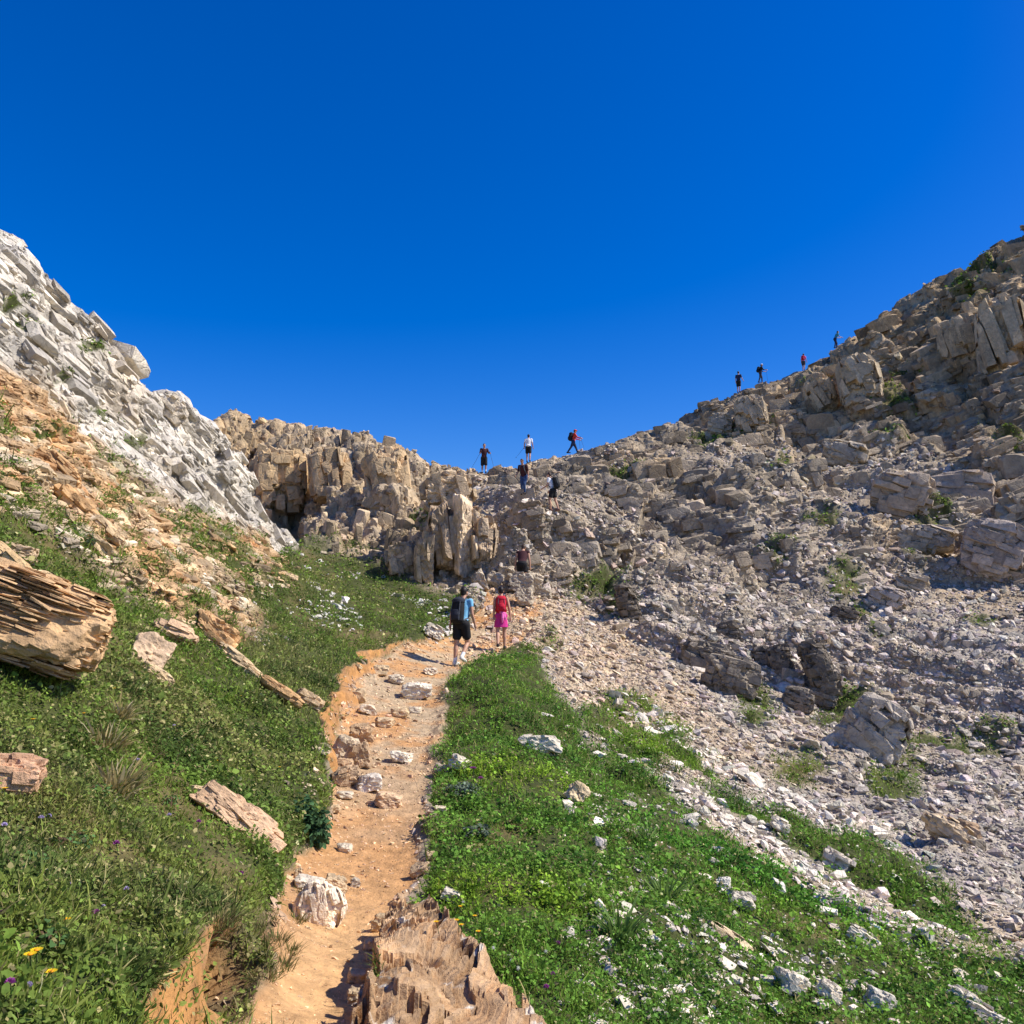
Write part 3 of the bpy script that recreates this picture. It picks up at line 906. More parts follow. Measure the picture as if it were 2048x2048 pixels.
def scatter(weight, n, seed):
    """n random places on the ground: points and face indices"""
    r = np.random.default_rng(seed)
    w = fview * weight
    c = np.cumsum(w); c /= c[-1]
    i = np.searchsorted(c, r.random(n))
    i = np.clip(i, 0, len(F) - 1)
    a, b = r.random(n), r.random(n)
    q = V[F[i]]
    p = q[:, 0] * ((1 - a) * (1 - b))[:, None] + q[:, 1] * (a * (1 - b))[:, None] + q[:, 2] * (a * b)[:, None] + q[:, 3] * ((1 - a) * b)[:, None]
    return p.astype(np.float32), i


NS = grid_normals(B)                                                  # smooth ground normals
FALL = np.stack([-NS[:, 0] * 0, NS[:, 0] * 0, NS[:, 0] * 0], 1)
g_ = np.array([0, 0, -1.0])
FALL = g_ - (NS @ g_)[:, None] * NS
FALL /= np.linalg.norm(FALL, axis=1)[:, None] + 1e-9


def stones_at(p, i, seed, px_min, px_max, alpha, real_max, sink=.25, upright=0.0, lean=.35):
    r = np.random.default_rng(seed)
    n = len(p)
    d = np.linalg.norm(p, axis=1)
    px = px_min * (1 - r.random(n) * (1 - (px_min / px_max) ** alpha)) ** (-1 / alpha)     # pareto, in photo pixels at 1024
    s = np.minimum(px * d / 887.0, real_max * r.uniform(.6, 1, n))
    nr = NS[fv0[i]] + r.normal(size=(n, 3)) * lean
    nr[:, 2] = np.abs(nr[:, 2])
    al = FALL[fv0[i]] + r.normal(size=(n, 3)) * .5
    fr = frame_from(nr, al)
    size = s[:, None] * .5 * r.uniform(.75, 1.25, (n, 3))
    pos = p + fr[:, 2] * (size[:, 2] * (.35 - sink))[:, None]
    return pos, fr, size, px, s


fz = {k: a[fv0] for k, a in dict(scree=scree, hill=hill, crag=crag, low=low, saddle=saddle, cliff=cliffL, oc=oc, grass=grass, path=path_m, bank=bank_m, fan=fan, gR=gR, gM=gM, gL=gL, grR=grR).items()}
fmix = np.clip(np.maximum(fz['gR'] * sstep(1080, 1300, fu), fz['gM']), 0, 1) * (1 - outm[fv0])
KINDS = []                                                            # every stone: proto, place, frame, size, colour, zone


def add_stones(zone, weight, n, seed, px_min, px_max, alpha, real_max, tint=None, tint_w=0.0, var=.3, **k):
    p, i = scatter(weight, n, seed)
    pos, fr, size, px, s = stones_at(p, i, seed + 1, px_min, px_max, alpha, real_max, **k)
    r = np.random.default_rng(seed + 2)
    c = col_rock[fv0[i]]
    if tint is not None:
        c = c * (1 - tint_w) + np.asarray(tint) * tint_w
    c = c * np.exp(var * r.normal(size=(n, 1))).clip(.45, 1.6) * (1 + .03 * r.normal(size=(n, 3)))
    KINDS.append((zone, r.integers(0, len(STONES), n), pos, fr, size, np.clip(c, .02, .85).astype(np.float32), px * np.minimum(1, s / (px * np.linalg.norm(p, axis=1) / 887.0))))


bandw = sstep(-.15, .35, bands[fv0])
add_stones('scree', (1 - outm[fv0]) * np.clip(fz['scree'] + .8 * fz['low'], 0, 1) * (1 - fz['fan'] * .6) * (1 - fmix) * (1 - fz['grass']), 140000, 31, 1.9, 17, 1.9, .6, (.42, .37, .325), .75, sink=.12)
add_stones('scree', fz['fan'] * (1 - fz['grass']), 26000, 34, 1.4, 13, 1.9, .45, (.46, .37, .28), .5, var=.28, sink=.12)
add_stones('scree', fmix * (0.07 + bandw) * (1 - fz['path']), 11000, 37, 2.2, 22, 1.6, .5, (.58, .52, .44), .93, var=.2, sink=.05)
add_stones('hill', (fz['crag'] + .5 * fz['low']) * (1 - fz['grass']), 22000, 40, 2.0, 20, 1.9, 1.3)
add_stones('saddle', fz['saddle'], 9000, 43, 2.0, 16, 2.0, 1.0)
add_stones('ochre', fz['oc'], 4200, 46, 2.2, 20, 1.9, .6, lean=.25, sink=.3)
add_stones('turf', fz['gL'] * (fv_ < 1290) * (fu > 480) * sstep(0.0, .5, bands[fv0] + .2 * nz2[fv0]), 500, 49, 2.6, 16, 1.8, .5, (.58, .55, .5), .9, var=.15)
add_stones('trail', fz['path'] * sstep(1850, 1500, fv_) + (.3 + .5 * (nz2[fv0] > .1)) * fz['path'], 8000, 52, 1.1, 9, 1.9, .16, (.56, .43, .30), .5, var=.22)
add_stones('trail', np.exp(-(np.abs(pS[fv0]) - pW[fv0]) ** 2 / .03) * (pI[fv0] < 330) * (.4 + 1 * (pS[fv0] > 0)) * sstep(1900, 1450, fv_), 300, 55, 2.5, 16, 1.6, .22, (.50, .39, .28), .6, sink=.15)


BLOCKS = [box_proto(k, q_) for k, q_ in enumerate([(1, .8, .9), (1, .7, .6), (1, .9, .45), (.8, .7, 1.3), (.7, .6, 1.2), (1, .7, .4), (1, .6, .8), (.9, .9, 1.0), (1.2, .6, .35), (.6, .6, 1.1), (1, .8, .7), (1.1, .8, .5), (.8, .8, .8), (.7, .9, 1.1)])]
SLABS = [box_proto(60 + k, q_) for k, q_ in enumerate([(1, .5, .18), (1, .6, .28), (1.1, .4, .14), (1, .5, .32), (1, .7, .2), (1.2, .45, .26), (.9, .6, .15), (1, .35, .3)])]


def turned(v, i, scale, seed, amt):
    """a direction that drifts slowly over the ground, so that joints stay parallel within a crag"""
    n1 = vnoise(fcen[i], scale, seed, 2); n2 = vnoise(fcen[i], scale, seed + 1, 2)
    v = np.asarray(v, float)
    a = unit(np.cross(v, [.3, .5, .8])); b = np.cross(v, a)
    return v + amt * (n1[:, None] * a + n2[:, None] * b)


def blocks(name, protos, weight, n, seed, px_min, px_max, alpha, real_max, up, along, lab, sink=.25, var=.2, lean=.10, drift=.5, by_normal=.3, stretch=(1, 1, 1)):
    p, i = scatter(weight, n, seed)
    r = np.random.default_rng(seed + 1)
    d = np.linalg.norm(p, axis=1)
    px = px_min * (1 - r.random(n) * (1 - (px_min / px_max) ** alpha)) ** (-1 / alpha)
    s = np.minimum(px * d / 887.0, real_max * r.uniform(.7, 1, n)) * near_crest[i]
    nr = NS[fv0[i]] * by_normal + turned(unit(up), i, 7.0, seed + 3, drift) * (1 - by_normal) + r.normal(size=(n, 3)) * lean
    fr = frame_from(nr, turned(unit(along), i, 6.0, seed + 5, drift) + r.normal(size=(n, 3)) * lean * 1.5)
    size = s[:, None] * .5 * r.uniform(.75, 1.25, (n, 3)) * np.asarray(stretch)
    pos = p - NS[fv0[i]] * (s * sink)[:, None]
    c = (col_rock[fv0[i]] * np.exp(var * r.normal(size=(n, 1))).clip(.5, 1.6)).clip(.02, .8)
    o = merged(name, protos, r.integers(0, len(protos), n), pos.astype(np.float32), fr.astype(np.float32), size.astype(np.float32), c.astype(np.float32), M_ROCK)
    return tag(o, lab, 'rock face', kind='stuff')


_fth = np.arctan2(fcen[:, 0], fcen[:, 1]); _flr = np.log(np.hypot(fcen[:, 0], fcen[:, 1]))
_xs = np.abs(_flr - np.interp(_fth, _L[:, 0], np.log(_L[:, 2])))
near_crest = (.35 + .65 * sstep(.01, .06, _xs)).astype(np.float32)
blocks('crag_blocks', BLOCKS, fz['crag'] * (1 - fz['grass']) * (.3 + fz['crag']), 14000, 91, 4, 24, 1.8, 2.2, hb, hx, 'fractured grey brown bedrock breaking out of the right hillside', sink=.2, lean=.05, drift=.28, stretch=(1.35, 1, .9))
blocks('wall_blocks', BLOCKS, fz['saddle'], 7500, 94, 4, 24, 1.8, 2.0, (.1, 0, 1), (1, .2, 0), 'jointed tan bedrock of the wall under the pass', sink=.18, by_normal=.1, lean=.06, drift=.3, stretch=(.75, .8, 1.5))
blocks('white_cliff_blocks', SLABS, fz['cliff'] * (1 - fz['grass']), 6500, 97, 5, 42, 1.7, 2.0, e3 * np.sign(e3[2]), e1, 'white slabby bedrock of the left cliff', sink=.07, lean=.07, var=.14, by_normal=.55, drift=.3, stretch=(1, .9, 1.2))
blocks('ochre_layers', SLABS, fz['oc'] * (1 - .6 * fz['grass']), 8000, 99, 3.5, 34, 1.7, 1.1, (.25, -.2, 1), e1, 'ochre layered bedrock under the white cliff', sink=.04, lean=.09, var=.25, by_normal=.35)
blocks('outcrop_blocks', BLOCKS, fz['low'] * (1 - fz['grass']) * (1 - fz['fan']) * (.10 + .25 * sstep(-.1, .4, crag_n[fv0]) + 1.6 * ribs[fv0]), 5500, 102, 3.5, 15, 1.8, 1.5, hb, hx, 'grey bedrock showing through the scree', sink=.16)


# ------------------------------------------------------------------ turf: blades and small leaves
def blade(k):
    r = np.random.default_rng(300 + k)
    bend = r.uniform(.15, .7); w = .036
    ys = [0, .45, .8, 1.0]
    pts = []
    for y, ww in zip(ys, (1, .85, .5, 0)):
        x = bend * y * y
        if ww:
            pts += [(x, -w * ww, y), (x, w * ww, y)]
        else:
            pts += [(x, 0, y * .97)]
    f = [(0, 1, 3), (0, 3, 2), (2, 3, 5), (2, 5, 4), (4, 5, 6)]
    return np.array(pts, np.float32), np.array(f, np.int32)


def leaf(k):
    r = np.random.default_rng(400 + k)
    c = r.uniform(.05, .22)
    w = r.uniform(.28, .42)
    v = [(0, 0, 0), (.35, -w, c), (.35, w, c), (.45, 0, c * .5), (1.0, 0, -c * .6 + .1), (.78, -w * .6, c * .6), (.78, w * .6, c * .6)]
    f = [(0, 1, 3), (0, 3, 2), (1, 5, 3), (3, 5, 4), (3, 4, 6), (3, 6, 2)]
    return np.array(v, np.float32), np.array(f, np.int32)


BL = [blade(k) for k in range(6)]
LF = [leaf(k) for k in range(5)]
clump = vnoise(B, .55, 71, 3); clump2 = vnoise(B, .17, 72, 2); patch = vnoise(B, 2.2, 73, 3)
yel = np.clip(sstep(.05, .45, patch + .25 * clump) * gR * sstep(1500, 900, BU) + .5 * sstep(.1, .5, patch) * (gR + gM + spot) , 0, 1)
dry = sstep(-.25, .4, -patch + .35 * clump) * gL * sstep(900, 500, BU)


def leaf_colors(i, r, green, spread=.3):
    v = fv0[i]
    n = len(i)
    c = np.tile(np.array(green, np.float32), (n, 1))
    c = mixc(c, (.32, .36, .04), yel[v] * r.uniform(.3, 1, n))
    c = mixc(c, (.30, .25, .10), dry[v] * r.uniform(.15, 1, n))
    c = mixc(c, (.06, .11, .028), .75 * sstep(.0, .5, clump[v]) * (1 - yel[v]))
    st = (r.random(n) < (.07 + .12 * dry[v]))
    c = c * (1 + (gR + gM)[v][:, None] * np.array((-.06, .16, .0)))
    c[st] = np.array((.42, .34, .17)) * r.uniform(.7, 1.15, (st.sum(), 1))
    return (c * np.array((.92, 1, .85)) * np.exp(spread * r.normal(size=(n, 1)))).clip(.008, .6).astype(np.float32)


def turf_cover(name, protos, n, seed, w, px, real, green, flat, lab, cat):
    r = np.random.default_rng(seed)
    p, i = scatter(w, n, seed)
    d = np.linalg.norm(p, axis=1)
    hgt = (.75 + .8 * clump2[fv0[i]] + .7 * clump[fv0[i]]).clip(.25, 2.0)
    s = np.maximum(np.clip(px * d / 887.0, real, real * 2), 2.0 * d / 887.0) * np.exp(.3 * r.normal(size=n))
    nr = NS[fv0[i]] * .5 + np.array([0, 0, .5]) + r.normal(size=(n, 3)) * flat
    nr[:, 2] = np.abs(nr[:, 2]) + .05
    al = r.normal(size=(n, 3))
    fr = frame_from(nr, al)
    size = s[:, None] * np.ones(3)
    if protos is BL:
        size = size * np.stack([hgt, np.maximum(1.0, .012 * 0 + 1) * np.ones(n), hgt], 1)
        pos = p - fr[:, 2] * .01
    else:
        lift = r.random(n) ** 1.3 * (.03 + .055 * hgt) * np.clip(d / 6, .8, 1.6)
        pos = p + np.array([0, 0, 1.0]) * lift[:, None]
    o = merged(name, protos, r.integers(0, len(protos), n), pos.astype(np.float32), fr.astype(np.float32), size.astype(np.float32), leaf_colors(i, r, green), M_LEAF)
    return tag(o, lab, cat, kind='stuff')


fg = fz['grass'] * (1 - fz['path']) * (1 - .95 * (_hol[fv0] > .35))
turf_cover('grass', BL, 330000, 81, fg * (.35 + .65 * sstep(-.5, .3, clump2[fv0])), 7.0, .06, (.19, .235, .042), .42, 'short green and straw coloured mountain grass on both sides of the trail', 'grass')
turf_cover('leafy_ground_cover', LF, 250000, 82, fg * (.15 + .85 * sstep(-.35, .35, clump[fv0] + .4 * clump2[fv0])), 3.2, .018, (.165, .24, .045), .7, 'low leafy alpine plants growing among the grass', 'ground cover')
# ------------------------------------------------------------------ single rocks that can be pointed out
OCH, TAN, GRY, DRK, WHT, PNK = (.43, .28, .16), (.44, .34, .235), (.36, .315, .27), (.155, .135, .12), (.56, .52, .47), (.44, .31, .225)
M_LICHEN = None


PLATES = [box_proto(300 + k, (1, 1, 1)) for k in range(16)]


def plates(seed, dims, lay, thick, n=None, loose=.75, plen=(.12, .5)):
    """the beds of a layered rock: many broken plates that share one bedding direction"""
    r = np.random.default_rng(seed + 7)
    L = unit(lay)
    ax = np.eye(3)[np.argsort(np.abs(L))[:2]]
    a = unit(ax[0] - (ax[0] @ L) * L); b = np.cross(L, a)
    ext = np.array([np.abs(q * dims).sum() for q in (a, b, L)])
    n = n or int(np.clip(1.6 * (2 * ext[2] / thick) * 5, 30, 420))
    VV, FF, TT, base = [], [], [], 0
    for k in range(n):
        half = np.array([ext[0] * r.uniform(*plen), ext[1] * r.uniform(*plen), thick * r.uniform(.35, 1.2)])
        c = r.normal(size=3); c /= np.abs(c).max() ** .5 * np.linalg.norm(c) ** .5
        c = c * r.random() ** .25 * np.maximum(ext - half * .85, 0)
        pv, pf = PLATES[r.integers(0, 16)]
        fr = np.stack([unit(a + r.normal(size=3) * .06), unit(b + r.normal(size=3) * .06), unit(L + r.normal(size=3) * .05)])
        fr[1] = unit(np.cross(fr[2], fr[0])); 
        w = (pv * half + c) @ fr
        w = w / np.maximum(1, (np.abs(w / dims) ** 4).sum(1) ** .25)[:, None] ** loose
        VV.append(w); FF.append(pf + base); TT.append(np.full(len(pv), r.uniform(.05, 1))); base += len(pv)
    return np.concatenate(VV).astype(np.float32), np.concatenate(FF), np.concatenate(TT).astype(np.float32)


def place_rock(name, label, u, v, w, h, colour, roll=0.0, depth=.8, yaw=0.0, pitch=0.0, base=None, lay=(0, 0, 1), lh=.0, la=.03, cuts=14, level=4, rough=.11, boxy=.5, cell=.4, sink=.0, seed=None, group=None, cat='rock', out=0.0, n_plates=None, loose=.75, plen=(.12, .5), core=.86):
    """u, v: middle of the rock in the photo; w, h: its size there in photo pixels; base: the pixel row where it meets the ground"""
    g = at(u, base if base is not None else v + h * .4)
    r = Vector(g).length
    k = r / FPX
    th = math.atan2(g.x, g.y)
    ctr = np.array(W(u, v, math.hypot(g.x, g.y) + out))
    seed = seed if seed is not None else int(abs(u) * 7 + abs(v) * 13) % 100000
    w, h = w * .9, h * .9
    dims = (w * k / 2, depth * max(w, h) * k / 2 if depth > 0 else -depth / 2, h * k / 2)
    V_, F_, t_ = rock_proto(seed, dims if not lh else tuple(q * core for q in dims), level, cuts, lay, 0, 0, rough, boxy, cell)
    if lh:
        Vp, Fp, tp = plates(seed, np.array(dims), lay, lh * min(dims), n_plates, loose, plen)
        F_ = np.concatenate([F_, Fp + len(V_)]); V_ = np.concatenate([V_, Vp]); t_ = np.concatenate([t_, tp])
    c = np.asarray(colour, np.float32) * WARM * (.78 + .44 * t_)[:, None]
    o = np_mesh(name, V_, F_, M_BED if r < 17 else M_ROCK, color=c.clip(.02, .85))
    R_ = Matrix.Rotation(-th, 3, 'Z') @ Matrix.Rotation(math.radians(roll), 3, 'Y') @ Matrix.Rotation(math.radians(pitch), 3, 'X') @ Matrix.Rotation(math.radians(yaw), 3, 'Z')
    o.rotation_euler = R_.to_euler()
    o.location = (ctr - np.array([0, 0, sink * h * k])).tolist()
    tag(o, label, cat, group, 'thing')
    return o


place_rock('layered_boulder', 'large ochre boulder of thin tilted layers in the grass at the left edge', 70, 1242, 285, 185, (.44, .30, .185), 20, .8, lh=.028, la=.13, cuts=26, level=5, rough=.05, base=1345, cell=.3, n_plates=1300, loose=1.0, plen=(.08, .3), core=.945)
place_rock('boulder', 'brown boulder with white lichen blotches in the grass below the large layered boulder', 12, 1552, 150, 92, (.42, .27, .19), 6, .8, lh=.3, la=.1, level=5, base=1590)
place_rock('flat_stone', 'long pinkish slab lying alone in the grass, pointing down to the trail', 480, 1640, 212, 66, PNK, 40, .35, lh=.4, la=.08, level=5, pitch=-25, base=1660)
place_rock('stone', 'small flat tan stone at the upper end of the long pinkish slab', 396, 1579, 34, 14, TAN, 8, .7)
place_rock('stone', 'rounded pinkish tan stone in the grass right of the large layered boulder', 298, 1308, 84, 84, (.44, .33, .25), 25, .5, pitch=-25, level=4, cuts=8, base=1330)
place_rock('flat_stone', 'narrow tan slab leaning against the foot of the rounded pinkish stone', 312, 1354, 80, 24, TAN, 38, .7, pitch=-20)
place_rock('stone', 'pinkish flat stone half sunk in the grass above the rounded pinkish stone', 352, 1268, 96, 44, PNK, 24, .6, pitch=-25, lh=.4)
place_rock('rock_ledge', 'ochre ledge with a deep black shadow under its edge in the left grass', 432, 1262, 110, 52, OCH, 38, .8, lh=.3, la=.12, level=5, base=1275)
place_rock('flat_stone', 'thin tan plank of rock leaning out of the turf above the large layered boulder', 34, 1126, 128, 24, (.50, .36, .22), 40, .8, lh=.5, base=1150, n_plates=22)
place_rock('stone', 'dark grey stone behind the thin plank of rock at the left edge', 34, 1108, 84, 40, (.34, .26, .19), 12, .8, base=1130, out=.3)
place_rock('stone', 'small tan stone between the large layered boulder and the grass above it', 70, 1148, 54, 20, TAN, 10, .8, base=1155)
for j, (u, v, w, h, ro) in enumerate([(205, 1105, 100, 36, 42), (262, 1165, 110, 34, 38), (330, 1195, 80, 40, 30), (385, 1225, 74, 34, 40), (480, 1330, 130, 30, 38), (560, 1385, 110, 30, 34), (620, 1400, 66, 34, 30), (150, 1010, 120, 40, 42), (215, 1062, 90, 34, 40), (120, 940, 110, 34, 42)]):
    place_rock('flat_stone', 'ochre slab of the broken ledge that slants down through the left turf', u, v, w, h, OCH if j % 2 else TAN, ro, .7, lh=.3, la=.1, group='ochre ledge slabs in the left turf', pitch=-12)
# the outcrop beside the trail in the foreground
place_rock('stone', 'squarish pale stone on the dirt beside the dark edge of the low ochre outcrop', 716, 1955, 40, 26, TAN, 5, 1.0, level=3)
for j, (u, v, w, h) in enumerate([(738, 1890, 26, 24), (742, 1915, 24, 18), (712, 1990, 30, 24), (752, 1852, 22, 24), (760, 1836, 24, 16)]):
    place_rock('stone', 'small pale stone in the dirt along the dark side of the low outcrop', u, v, w, h, TAN, 0, 1.0, level=3, group='small stones beside the low ochre outcrop')
# stones along the trail
place_rock('striped_stone', 'white stone with brown stripes at the left edge of the bare dirt', 640, 1816, 92, 86, (.66, .58, .50), 32, .6, lay=(.8, .1, .6), lh=.3, la=.10, level=5, base=1845)
place_rock('stone', 'flat white stone just above the white striped stone', 618, 1768, 62, 30, (.53, .48, .43), 8, .8, level=4)
place_rock('stone', 'tan wedge shaped stone with a black gap below, above the striped stone', 670, 1768, 50, 32, TAN, 15, .8, level=4)
place_rock('stone', 'small grey stone on the dirt right of the tan wedge shaped stone', 711, 1765, 22, 20, GRY, 0, .9, level=3)
place_rock('stone', 'brown rounded stone, lowest of the pile at the left edge of the trail', 693, 1553, 62, 44, (.37, .27, .19), -10, .8, level=4, lh=.4)
place_rock('stone', 'pale grey stone right of the brown rounded stone in the pile by the trail', 738, 1566, 56, 36, (.50, .45, .42), -5, .8, level=4)
place_rock('stone', 'flat brown stone, middle of the pile at the left edge of the trail', 684, 1530, 60, 26, (.35, .25, .17), -4, .9, level=4, lh=.4)
place_rock('stone', 'grey upright stone, topmost of the pile at the left edge of the trail', 690, 1498, 52, 62, (.40, .33, .26), 20, .7, level=4)
place_rock('stone', 'brown upright stone right of the topmost grey stone of the trail pile', 722, 1512, 44, 56, (.36, .26, .18), -14, .7, level=4)
place_rock('stone', 'tan pointed stone with a black hollow on the trail below the pile', 776, 1600, 60, 30, (.47, .34, .24), 12, .9, level=4)
place_rock('stone', 'white stone with dark underside in the middle of the trail right of the pile', 802, 1514, 44, 26, WHT, 8, .9, level=4)
place_rock('stone', 'large white stone at the rocky left side of the trail below the two near walkers', 836, 1382, 64, 38, WHT, -6, .8, level=4)
place_rock('stone', 'flat tan stone on the trail below the large white stone', 800, 1424, 44, 22, TAN, -5, .8, level=3)
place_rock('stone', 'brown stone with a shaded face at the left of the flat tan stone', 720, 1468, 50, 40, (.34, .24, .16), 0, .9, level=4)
place_rock('stone', 'white stone at the grass edge on the right side of the trail above the thistle', 918, 1527, 46, 34, WHT, 24, .8, level=4)
place_rock('stone', 'grey flat stone left of the white stone at the grass edge', 886, 1540, 44, 24, GRY, 10, .8, level=3)
place_rock('stone', 'white curved stone at the grass edge behind the low ochre outcrop', 905, 1792, 50, 24, WHT, 22, .8, level=4)
place_rock('stone', 'flat brown stone under grass at the right edge of the dirt', 838, 1740, 44, 22, (.36, .27, .19), -22, .8, level=3)
for j, (u, v, w, h) in enumerate([(690, 1697, 30, 18), (597, 1747, 16, 22), (830, 1420, 30, 14), (770, 1445, 40, 22), (690, 1590, 34, 16), (668, 1618, 26, 18), (880, 1618, 30, 14), (862, 1712, 24, 18), (792, 1358, 36, 20), (760, 1340, 40, 26), (862, 1342, 30, 16), (716, 1392, 34, 30), (735, 1420, 40, 24)]):
    place_rock('stone', 'tan stone lying at the edge of the trail', u, v, w, h, TAN if j % 2 else (.50, .44, .37), 4, .9, level=3, group='tan stones at the trail edges')
# white stones in the turf
for u, v, w, h, ro, lab, c in [(868, 1264, 48, 30, 25, 'large white flat stone in the turf just left of the walker with the black pack', WHT), (1082, 1490, 96, 40, 4, 'broad white jagged stone in the grass right of the trail', WHT),
                               (1155, 1588, 44, 48, 30, 'tan boulder alone in the grass below the broad white jagged stone', (.48, .39, .28)), (1455, 1877, 112, 30, 27, 'long narrow tan slab in the lower right grass', (.50, .41, .30)),
                               (1613, 1742, 52, 22, 33, 'smooth white elongated stone in the right grass', (.62, .60, .58)), (1674, 1722, 66, 44, 20, 'grey white block in the right grass above the smooth elongated stone', (.46, .42, .39)),
                               (1587, 1968, 58, 48, 15, 'white boulder near the bottom edge in the right grass', WHT), (1446, 1772, 28, 36, 0, 'upright white stone in the middle of the right grass', (.6, .58, .57)),
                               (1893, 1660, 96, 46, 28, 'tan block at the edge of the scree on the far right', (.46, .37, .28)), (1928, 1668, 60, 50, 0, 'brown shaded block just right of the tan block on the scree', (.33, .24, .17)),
                               (1727, 1878, 66, 34, 25, 'white ridged stone in the lower right grass', WHT), (1928, 1996, 58, 30, 20, 'flat white stone in the bottom right corner', WHT), (1660, 1984, 52, 36, 28, 'white stone right of the white boulder near the bottom edge', WHT),
                               (1760, 2006, 54, 44, 15, 'grey stone at the bottom edge between the white stones', (.48, .46, .43)), (1975, 2032, 84, 32, 20, 'pale slab cut by the bottom edge near the right corner', WHT),
                               (450, 1208, 50, 18, 8, 'white flat stone in the turf below the ochre ledges', WHT), (318, 1197, 50, 14, 5, 'thin white stone at the foot of the ochre ledges', WHT), (545, 1860, 0, 0, 0, '', WHT),
                               (1480, 1800, 60, 36, 12, 'cracked pale block in the right grass below the upright white stone', (.5, .46, .42)), (1560, 1650, 44, 26, 25, 'white stone on the upper part of the right grass', WHT), (1385, 1646, 24, 14, 30, 'small bright white stone in the grass on the right', (.64, .62, .6))]:
    if w:
        place_rock('white_stone' if c is WHT else 'stone', lab, u, v, w, h, c, ro, .7, level=4, pitch=-15, cat='stone', cell=.5, lh=.34 if w > h * 1.2 else 0, rough=.13, lay=(.15, .1, 1), n_plates=16)
# the wall under the pass
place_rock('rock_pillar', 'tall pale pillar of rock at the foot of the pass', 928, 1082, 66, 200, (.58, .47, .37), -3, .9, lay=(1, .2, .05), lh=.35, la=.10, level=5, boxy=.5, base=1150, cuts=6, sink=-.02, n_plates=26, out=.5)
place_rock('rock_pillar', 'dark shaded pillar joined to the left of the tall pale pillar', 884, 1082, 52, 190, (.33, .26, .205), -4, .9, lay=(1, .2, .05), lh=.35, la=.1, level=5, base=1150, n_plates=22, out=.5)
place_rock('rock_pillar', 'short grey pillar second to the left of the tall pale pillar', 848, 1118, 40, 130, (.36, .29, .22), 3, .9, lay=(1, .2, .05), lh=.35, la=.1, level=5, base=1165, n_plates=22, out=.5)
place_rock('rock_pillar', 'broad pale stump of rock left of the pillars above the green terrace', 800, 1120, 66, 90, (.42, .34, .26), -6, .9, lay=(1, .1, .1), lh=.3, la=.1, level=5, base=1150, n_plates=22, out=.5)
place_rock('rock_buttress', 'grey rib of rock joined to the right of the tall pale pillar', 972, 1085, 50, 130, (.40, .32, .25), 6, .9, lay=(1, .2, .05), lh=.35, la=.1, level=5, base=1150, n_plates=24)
place_rock('rock_buttress', 'broad tan mass of rock above the tall pale pillar', 895, 985, 120, 90, (.41, .325, .24), -6, .9, lay=(1, .2, .1), lh=.3, la=.1, level=5, base=1010, n_plates=40)
place_rock('rock_buttress', 'rounded tan buttress on the skyline wall left of the pass', 775, 965, 96, 170, (.42, .32, .22), -6, .8, lay=(1, .1, .1), lh=.3, la=.1, level=5, base=1000)
place_rock('rock_buttress', 'broad tan buttress below the left end of the skyline wall', 560, 965, 110, 150, (.43, .32, .205), 3, .8, lay=(1, .1, .1), lh=.3, la=.1, level=5, base=1010)
place_rock('rock_buttress', 'split tan buttress in the middle of the skyline wall', 660, 950, 90, 130, (.41, .31, .21), -4, .8, lay=(1, .1, .1), lh=.3, la=.1, level=5, base=1000)
place_rock('leaning_rock', 'large dark slab leaning right above the dirt patch, leftmost of three', 1102, 1092, 92, 150, DRK, 38, .6, lay=(1, .1, .2), lh=.4, la=.08, level=5, base=1135)
place_rock('leaning_rock', 'dark rounded slab leaning beside the large dark slab, middle of three', 1122, 1128, 58, 90, (.19, .165, .145), 24, .6, level=5, base=1150, n_plates=22)
place_rock('leaning_rock', 'dark upright slab with a black gap on its left, rightmost of three', 1180, 1136, 56, 86, (.17, .145, .125), 14, .6, level=5, base=1160)
for u, v, w, h, ro in [(990, 1160, 40, 34, 20), (1020, 1172, 34, 30, 0), (1050, 1195, 44, 40, -10), (960, 1165, 30, 46, -25), (1085, 1185, 40, 26, 10), (1042, 1166, 60, 46, 6), (1015, 1150, 40, 40, -8), (1068, 1160, 40, 36, 12)]:
    place_rock('block', 'broken grey block at the head of the trail below the pass', u, v, w, h, GRY if ro else DRK, ro, .8, level=4, group='blocks at the head of the trail')
place_rock('rock_pinnacle', 'small pointed pinnacle on the skyline of the white cliff', 346, 822, 50, 66, (.44, .40, .36), -28, .8, lay=(1, .2, .3), lh=.35, level=4, base=850, n_plates=14)
